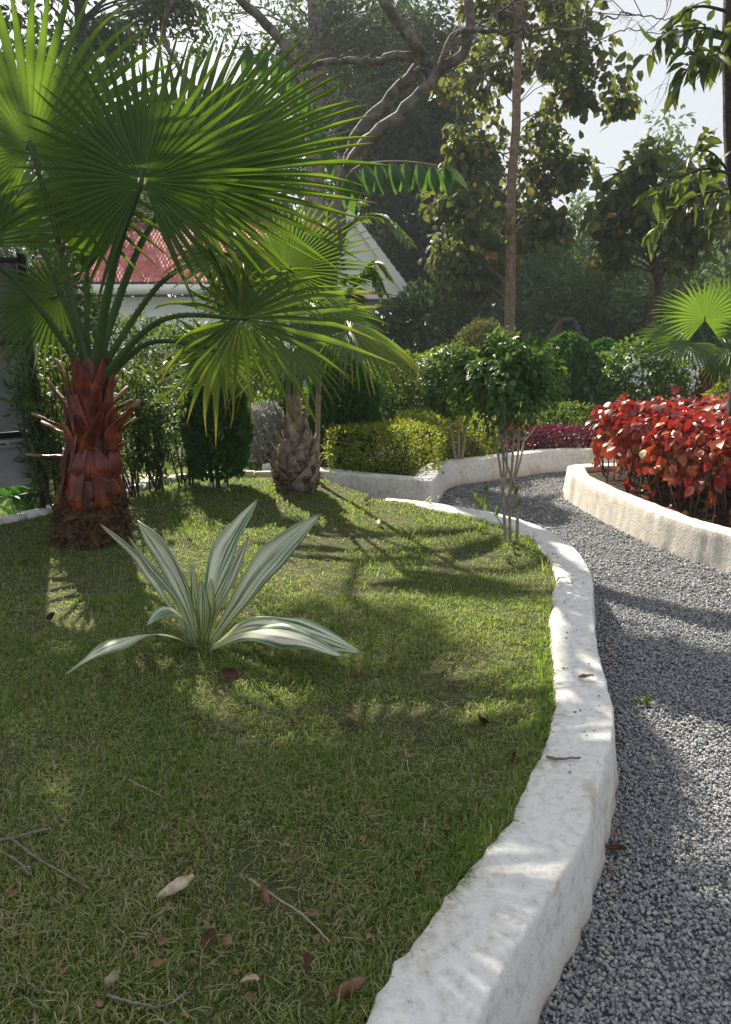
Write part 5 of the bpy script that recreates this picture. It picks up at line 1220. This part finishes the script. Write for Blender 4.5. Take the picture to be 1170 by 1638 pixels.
for bi, p in enumerate(bp_list):
    for i in range(3, 16):
        for sg in range(2 if i > 6 else 1):
            t = unit(p[min(i + 1, 15)] - p[i - 1]); place_leaf(rt, lts[(i + bi) % 5], p[i], unit(t * .5 + rng.normal(0, .55, 3) + np.array([-.1, 0, -.35])), unit(rng.normal(0, .5, 3) + np.array([0, -.3, 1])), rng.uniform(.12, .20))

# background trees, one by one
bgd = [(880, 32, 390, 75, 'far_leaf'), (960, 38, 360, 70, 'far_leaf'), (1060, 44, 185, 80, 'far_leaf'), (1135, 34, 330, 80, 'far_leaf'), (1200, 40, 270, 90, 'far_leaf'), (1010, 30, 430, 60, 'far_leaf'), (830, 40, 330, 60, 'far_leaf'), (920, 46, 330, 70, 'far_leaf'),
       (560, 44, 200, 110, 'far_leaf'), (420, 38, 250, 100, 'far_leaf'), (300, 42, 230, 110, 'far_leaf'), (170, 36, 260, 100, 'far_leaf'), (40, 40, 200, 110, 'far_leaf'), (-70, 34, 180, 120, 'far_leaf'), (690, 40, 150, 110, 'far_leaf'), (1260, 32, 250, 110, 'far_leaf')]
seen = ['rounded grey-green tree just right of the teak trunk in the haze', 'hazy tree right above the dark cypresses', 'tallest pale hazy tree standing against the sky at right', 'hazy tree above the far fan palm', 'hazy tree cut by the right edge of the picture', 'lower hazy tree behind the bent trunk', 'hazy tree half hidden by the teak leaves', 'tree deepest in the haze right of centre',
        'far tree behind the areca and the gable', 'far tree behind the middle of the red roof', 'far tree behind the left part of the red roof', 'far tree behind the red palm fronds', 'far tree above the grey panel', 'far tree at the extreme left', 'tall far tree rising behind the dark tree by the gable', 'far tree just outside the right edge']
for (x, Y, yt, w, mt), lb in zip(bgd, seen):
    zt = D(x, yt, Y)[2]; xb = D(x, 560, Y)[0]; u = U(Y); n_ = 46
    c = np.array([xb, Y, zt * .56]); cl = ell(c, (w * u, w * u * .8, zt * .44), n_, .3)
    tree('background_tree', lb, (xb, Y, .19), [np.array([xb, Y, .1]), np.array([xb + .2, Y, zt * .4]), np.array([xb - .1, Y, zt * .85])], .25, .08, cl, rng.uniform(.8, 1.5, n_), 120, LEAF2, .42, M[mt], M['bark_dark'], limb=.3, twigs=1, group='trees in the haze', every=2)
# understorey filling the gap under the far trees
for k, (x, Y, w, h, lb) in enumerate([(690, 19, 1.5, 1.3, 'dim undergrowth below the dark trees'), (870, 24, 3.0, 2.0, 'hazy undergrowth between teak trunk and wooden frame'), (1010, 22, 3.0, 2.0, 'hazy undergrowth behind the dark cypresses'), (1160, 20, 2.6, 1.8, 'hazy undergrowth behind the far fan palm'), (930, 30, 4.5, 3.2, 'tall hazy thicket in the far middle')]):
    xb = D(x, 560, Y)[0]; bush('undergrowth', lb, (xb, Y, .19), (xb, Y, .19 + h * .8), (w, 1.0, h), 5000, LEAF2, .22, M['far_leaf'], 'thicket', stems=8, lump=.35)

# ================================================================== LITTER
def curl_leaf(mat, seed, L=.07, W=.04, curl=.6, twist=.3):
    r_ = np.random.default_rng(seed); n, k = 9, 7; V = []
    for i in range(n):
        t = i / (n - 1); w = W * (math.sin(math.pi * min(.97, t * .92 + .06)) ** .75) / 2
        for j in range(k):
            u_ = -1 + 2 * j / (k - 1); a = u_ * curl * 1.3
            x = w * math.sin(a) / max(curl * 1.3, .01); z = w * (1 - math.cos(a)) / max(curl * .9, .01) + .25 * L * curl * (t - .45) ** 2 * 2 + .16 * W * nz(t * 5, u_ * 2.5, seed) + .10 * W * nz(t * 13, u_ * 6, seed)
            ca, sa = math.cos(twist * (t - .5)), math.sin(twist * (t - .5)); V.append([x * ca - z * sa, (t - .5) * L, x * sa + z * ca])
    i = np.arange(n - 1)[:, None] * k; j = np.arange(k - 1)[None]; F = np.stack([i + j, i + j + 1, i + k + j + 1, i + k + j], -1).reshape(-1, 4)
    return mesh_np('fallen_leaf', np.array(V), F, mat, smooth=True)
leaves = [  # px, length px, material, curl, label
 (287,1440,56,'dry_pale',1.5,'large pale curled dry leaf near the lower left of the lawn'), (560,1608,52,'dry',1.2,'rolled brown leaf by the kerb at the bottom'), (420,1447,34,'dry',.9,'reddish dry leaf upright on a long straw stalk'),
 (400,1584,30,'dry_pale',.5,'flat pale leaf low in the middle of the foreground grass'), (372,1090,34,'dry_dark',.9,'dark crumpled leaf just in front of the striped rosette'), (577,1088,26,'dry',.7,'brown leaf below the right-hand tip of the rosette'),
 (44,1123,22,'dry',.6,'small brown leaf near the left edge'), (468,1170,22,'dry_dark',.6,'small dark leaf in the mid lawn'), (562,1162,28,'dry',.6,'thin tan leaf in the mid lawn'), (655,1222,18,'dry',.8,'small orange-brown leaf with a stalk right of centre'),
 (335,1517,30,'dry_dark',.7,'greyish dead leaf between the curled leaf and the bottom'), (490,1555,26,'dry_dark',.8,'dark brown leaf in the foreground grass'), (185,1585,36,'dry_pale',.7,'torn tan leaf at the lower left'), (196,1336,22,'dry_dark',.9,'small dark seed husk beside the curved stick'),
 (608,842,24,'dry_pale',.9,'pale curled leaf on the sunlit grass right of the grey palm'), (588,806,22,'dry_pale',.7,'pale leaf just right of the grey palm shadow'), (240,1120,18,'dry_dark',.6,'tiny dark leaf below the rosette at left'), (672,1410,22,'dry_dark',.8,'dark red-brown leaf close to the kerb'),
 (303,872,14,'dry',.5,'small reddish leaf in the sun behind the rosette'), (85,996,26,'dry_dark',.8,'dark leaf scrap left of the rosette'), (820,1225,26,'dry_dark',.7,'dead leaf in the grass beside the stick on the kerb'), (770,1165,34,'dry_dark',.6,'dark leaf scrap near the inner kerb edge'), (40,905,20,'dry',.6,'dry leaf left of the red palm foot'), (715,1340,26,'dry',.7,'shrivelled leaf in the right-hand grass')]
for k, (x, y, lp, mt, cu, lb) in enumerate(leaves):
    p = on_lawn(x, y); L = lp * U(np.hypot(p[1], 1.3)); me = curl_leaf(M[mt], k, L, L * rng.uniform(.5, .75), cu, rng.uniform(-1, 1))
    o = link('fallen_leaf', me); o.location = (p[0], p[1], p[2] + .018 + L * .10); o.rotation_euler = (rng.normal(0, .5), rng.normal(0, .7), rng.uniform(0, 6.3)); tag(o, lb, 'leaf')
# crumbs of dead leaf worked into the lawn and along the kerb foot
K = 260; xs = rng.uniform(0, 880, K); ys = rng.uniform(800, 1630, K); pos = np.array([on_lawn(x, y) for x, y in zip(xs, ys)]); pos = pos[in_poly(pos, lawn_poly)]
foot = A_out[rng.integers(60, 250, 90)] + rng.uniform(.04, .12, (90, 1)) * -A_nrm[rng.integers(0, 1, 90) + 150]; pos = np.vstack([pos + np.array([0, 0, .012]), np.column_stack([foot, np.full(90, .014)])])
V, F, A = leaf_cloud(LEAF_BROAD, pos, unit(rng.normal(0, 1, (len(pos), 3)) * np.array([1, 1, .3])), unit(rng.normal(0, .6, (len(pos), 3)) + np.array([0, 0, 1])), rng.uniform(.008, .026, len(pos)))
o = link('leaf_litter', mesh_np('leaf_litter', V, F, M['dry'], A), None, 'stuff'); tag(o, 'crumbs of dry brown leaf scattered over the lawn', 'litter')
# leaves on gravel, on the kerbs
for k, (x, y, z, lp, mt, cu, lb) in enumerate([(985,1362,.02,30,'dry_dark',1.0,'dark star-shaped dead leaf on the gravel at the kerb foot'), (938,1085,KH+.006,24,'dry',.4,'flat brown leaf lying on the white kerb'), (1158,904,.02,12,'dry_dark',.6,'crimson leaf on the gravel below the cream kerb')]):
    p = G(x, y, z); L = lp * U(np.hypot(p[1], 1.3)); o = link('fallen_leaf', curl_leaf(M[mt], 60 + k, L, L * .5, cu, .6)); o.location = tuple(p + np.array([0, 0, .006])); o.rotation_euler = (rng.normal(0, .1), rng.normal(0, .1), rng.uniform(-.5, .5) + 1.3); tag(o, lb, 'leaf')
def stick(pts, r0, r1, mat, label, z=None, lift=.014, fork=None):
    P = []
    for x, y in pts:
        p = on_lawn(x, y) if z is None else G(x, y, z); P.append(p + np.array([0, 0, lift]))
    pp = catmull(P, 22); pp[:, 2] += rng.normal(0, .0015, 22); mb = MB(4).add(*tube(pp, np.linspace(r0, r1, 22), 6, rough=.25))
    for f in fork or []:
        q = catmull([on_lawn(x, y) + np.array([0, 0, lift]) for x, y in f], 12); mb.add(*tube(q, np.linspace(r1 * 1.3, r1 * .6, 12), 5, rough=.25))
    o = mb.build('fallen_stick', mat, None, smooth=True); tag(o, label, 'stick')
stick([(-40,1362),(20,1353),(45,1346),(78,1337)], .0055, .0035, M['twig'], 'forked grey stick lying at the left edge of the lawn', fork=[[(20,1353),(60,1384),(105,1410),(145,1434)], [(0,1372),(30,1390),(50,1412)]], lift=.022)
stick([(208,1258),(235,1272),(266,1288)], .0025, .0016, M['twig_pale'], 'straight pale straw in the left grass', lift=.022)
stick([(172,1605),(215,1617),(262,1622),(305,1600)], .003, .002, M['twig'], 'thin bowed twig at the bottom left', lift=.02)
stick([(400,1418),(430,1440),(470,1466),(500,1490),(528,1520)], .003, .002, M['twig_pale'], 'long pale leaf stalk in the foreground', lift=.022)
stick([(176,1333),(190,1320),(192,1300)], .003, .002, M['twig'], 'short curved stick beside the dark husk', lift=.022)
stick([(648,1208),(652,1232),(656,1252)], .0022, .0014, M['twig_pale'], 'short pale stalk right of centre', lift=.022)
stick([(874,1213),(895,1217),(913,1215),(929,1215)], .0045, .003, M['twig'], 'short dark stick lying across the white kerb', z=KH + .004, lift=.006)
# little stones on the kerb top
mb = MB(3); iv, jf = ico()
for k in range(34):
    i = rng.integers(70, 230); p = A_out[i] * (1 - (f := rng.uniform(.15, .85))) + A_in[i] * f; s_ = rng.uniform(.0025, .007)
    mb.add(np.append(p, KH + .004) + iv * s_ * (1 + rng.uniform(-.3, .3, (12, 1))) * np.array([1.2, .9, .6]), jf, rnd=rng.random() * .6)
o = mb.build('grit', M['stone'], None, kind='stuff'); tag(o, 'scattered grit on top of the white kerb', 'grit')
# weeds and seedlings
for k, (x, y, z, lb, h_) in enumerate([(1030,1130,0,'sprig of grass growing in the gravel',.07), (232,1122,None,'pale green seedling in the lawn left of centre',.04), (305,1375,None,'seedling above the curled dry leaf',.045), (297,1484,None,'seedling below the curled dry leaf',.045), (770,850,None,'bright weed at the foot of the slender tree',.09), (690,808,None,'small bright weed at the far lawn edge',.08), (590,1010,None,'broad-leaved weed near the rosette tip',.03)]):
    p = on_lawn(x, y) if z is None else G(x, y, z); n_ = 12 if z is None else 16
    dirs = unit(rng.normal(0, .8, (n_, 3)) + np.array([0, 0, .6])); pos = p + np.array([0, 0, h_ * .5]) + rng.normal(0, h_ * .25, (n_, 3)) if z is None else np.repeat(p[None], n_, 0)
    pos[:, 2] = np.maximum(pos[:, 2], p[2])
    V, F, A = leaf_cloud(LEAF if z is None else LEAF_LONG, pos, dirs, unit(rng.normal(0, .4, (n_, 3)) + np.array([0, 0, 1])), h_ * (.5 if z is None else .9))
    root = empty('weed', p, lb, 'weed'); link('leaves', mesh_np('leaves', V, F, M['gold_dull'] if z is None else M['hedge'], A), root, 'stuff')
    mbw = MB(4)
    for _ in range(3): e = pos[rng.integers(0, n_)]; mbw.add(*tube(catmull([p - np.array([0, 0, .01]), (p + e) / 2, e + 1e-4], 4), np.linspace(.0015, .0008, 4), 4))
    mbw.build('stems', M['petiole'], root)

# ================================================================== HAZE
mh, nt, b, out = new_mat('haze_air'); nt.nodes.remove(b)
pvn = nt.nodes.new('ShaderNodeVolumePrincipled'); pvn.inputs['Color'].default_value = (.82, .90, .98, 1); pvn.inputs['Density'].default_value = .0015; pvn.inputs['Anisotropy'].default_value = .0
nt.links.new(pvn.outputs[0], out.inputs['Volume'])
hz_ = MB(4).box(-70, 70, -6, 75, -1.2, 30).build('haze', mh, None, kind='stuff'); tag(hz_, 'thin pale morning haze hanging in the garden air', 'haze')
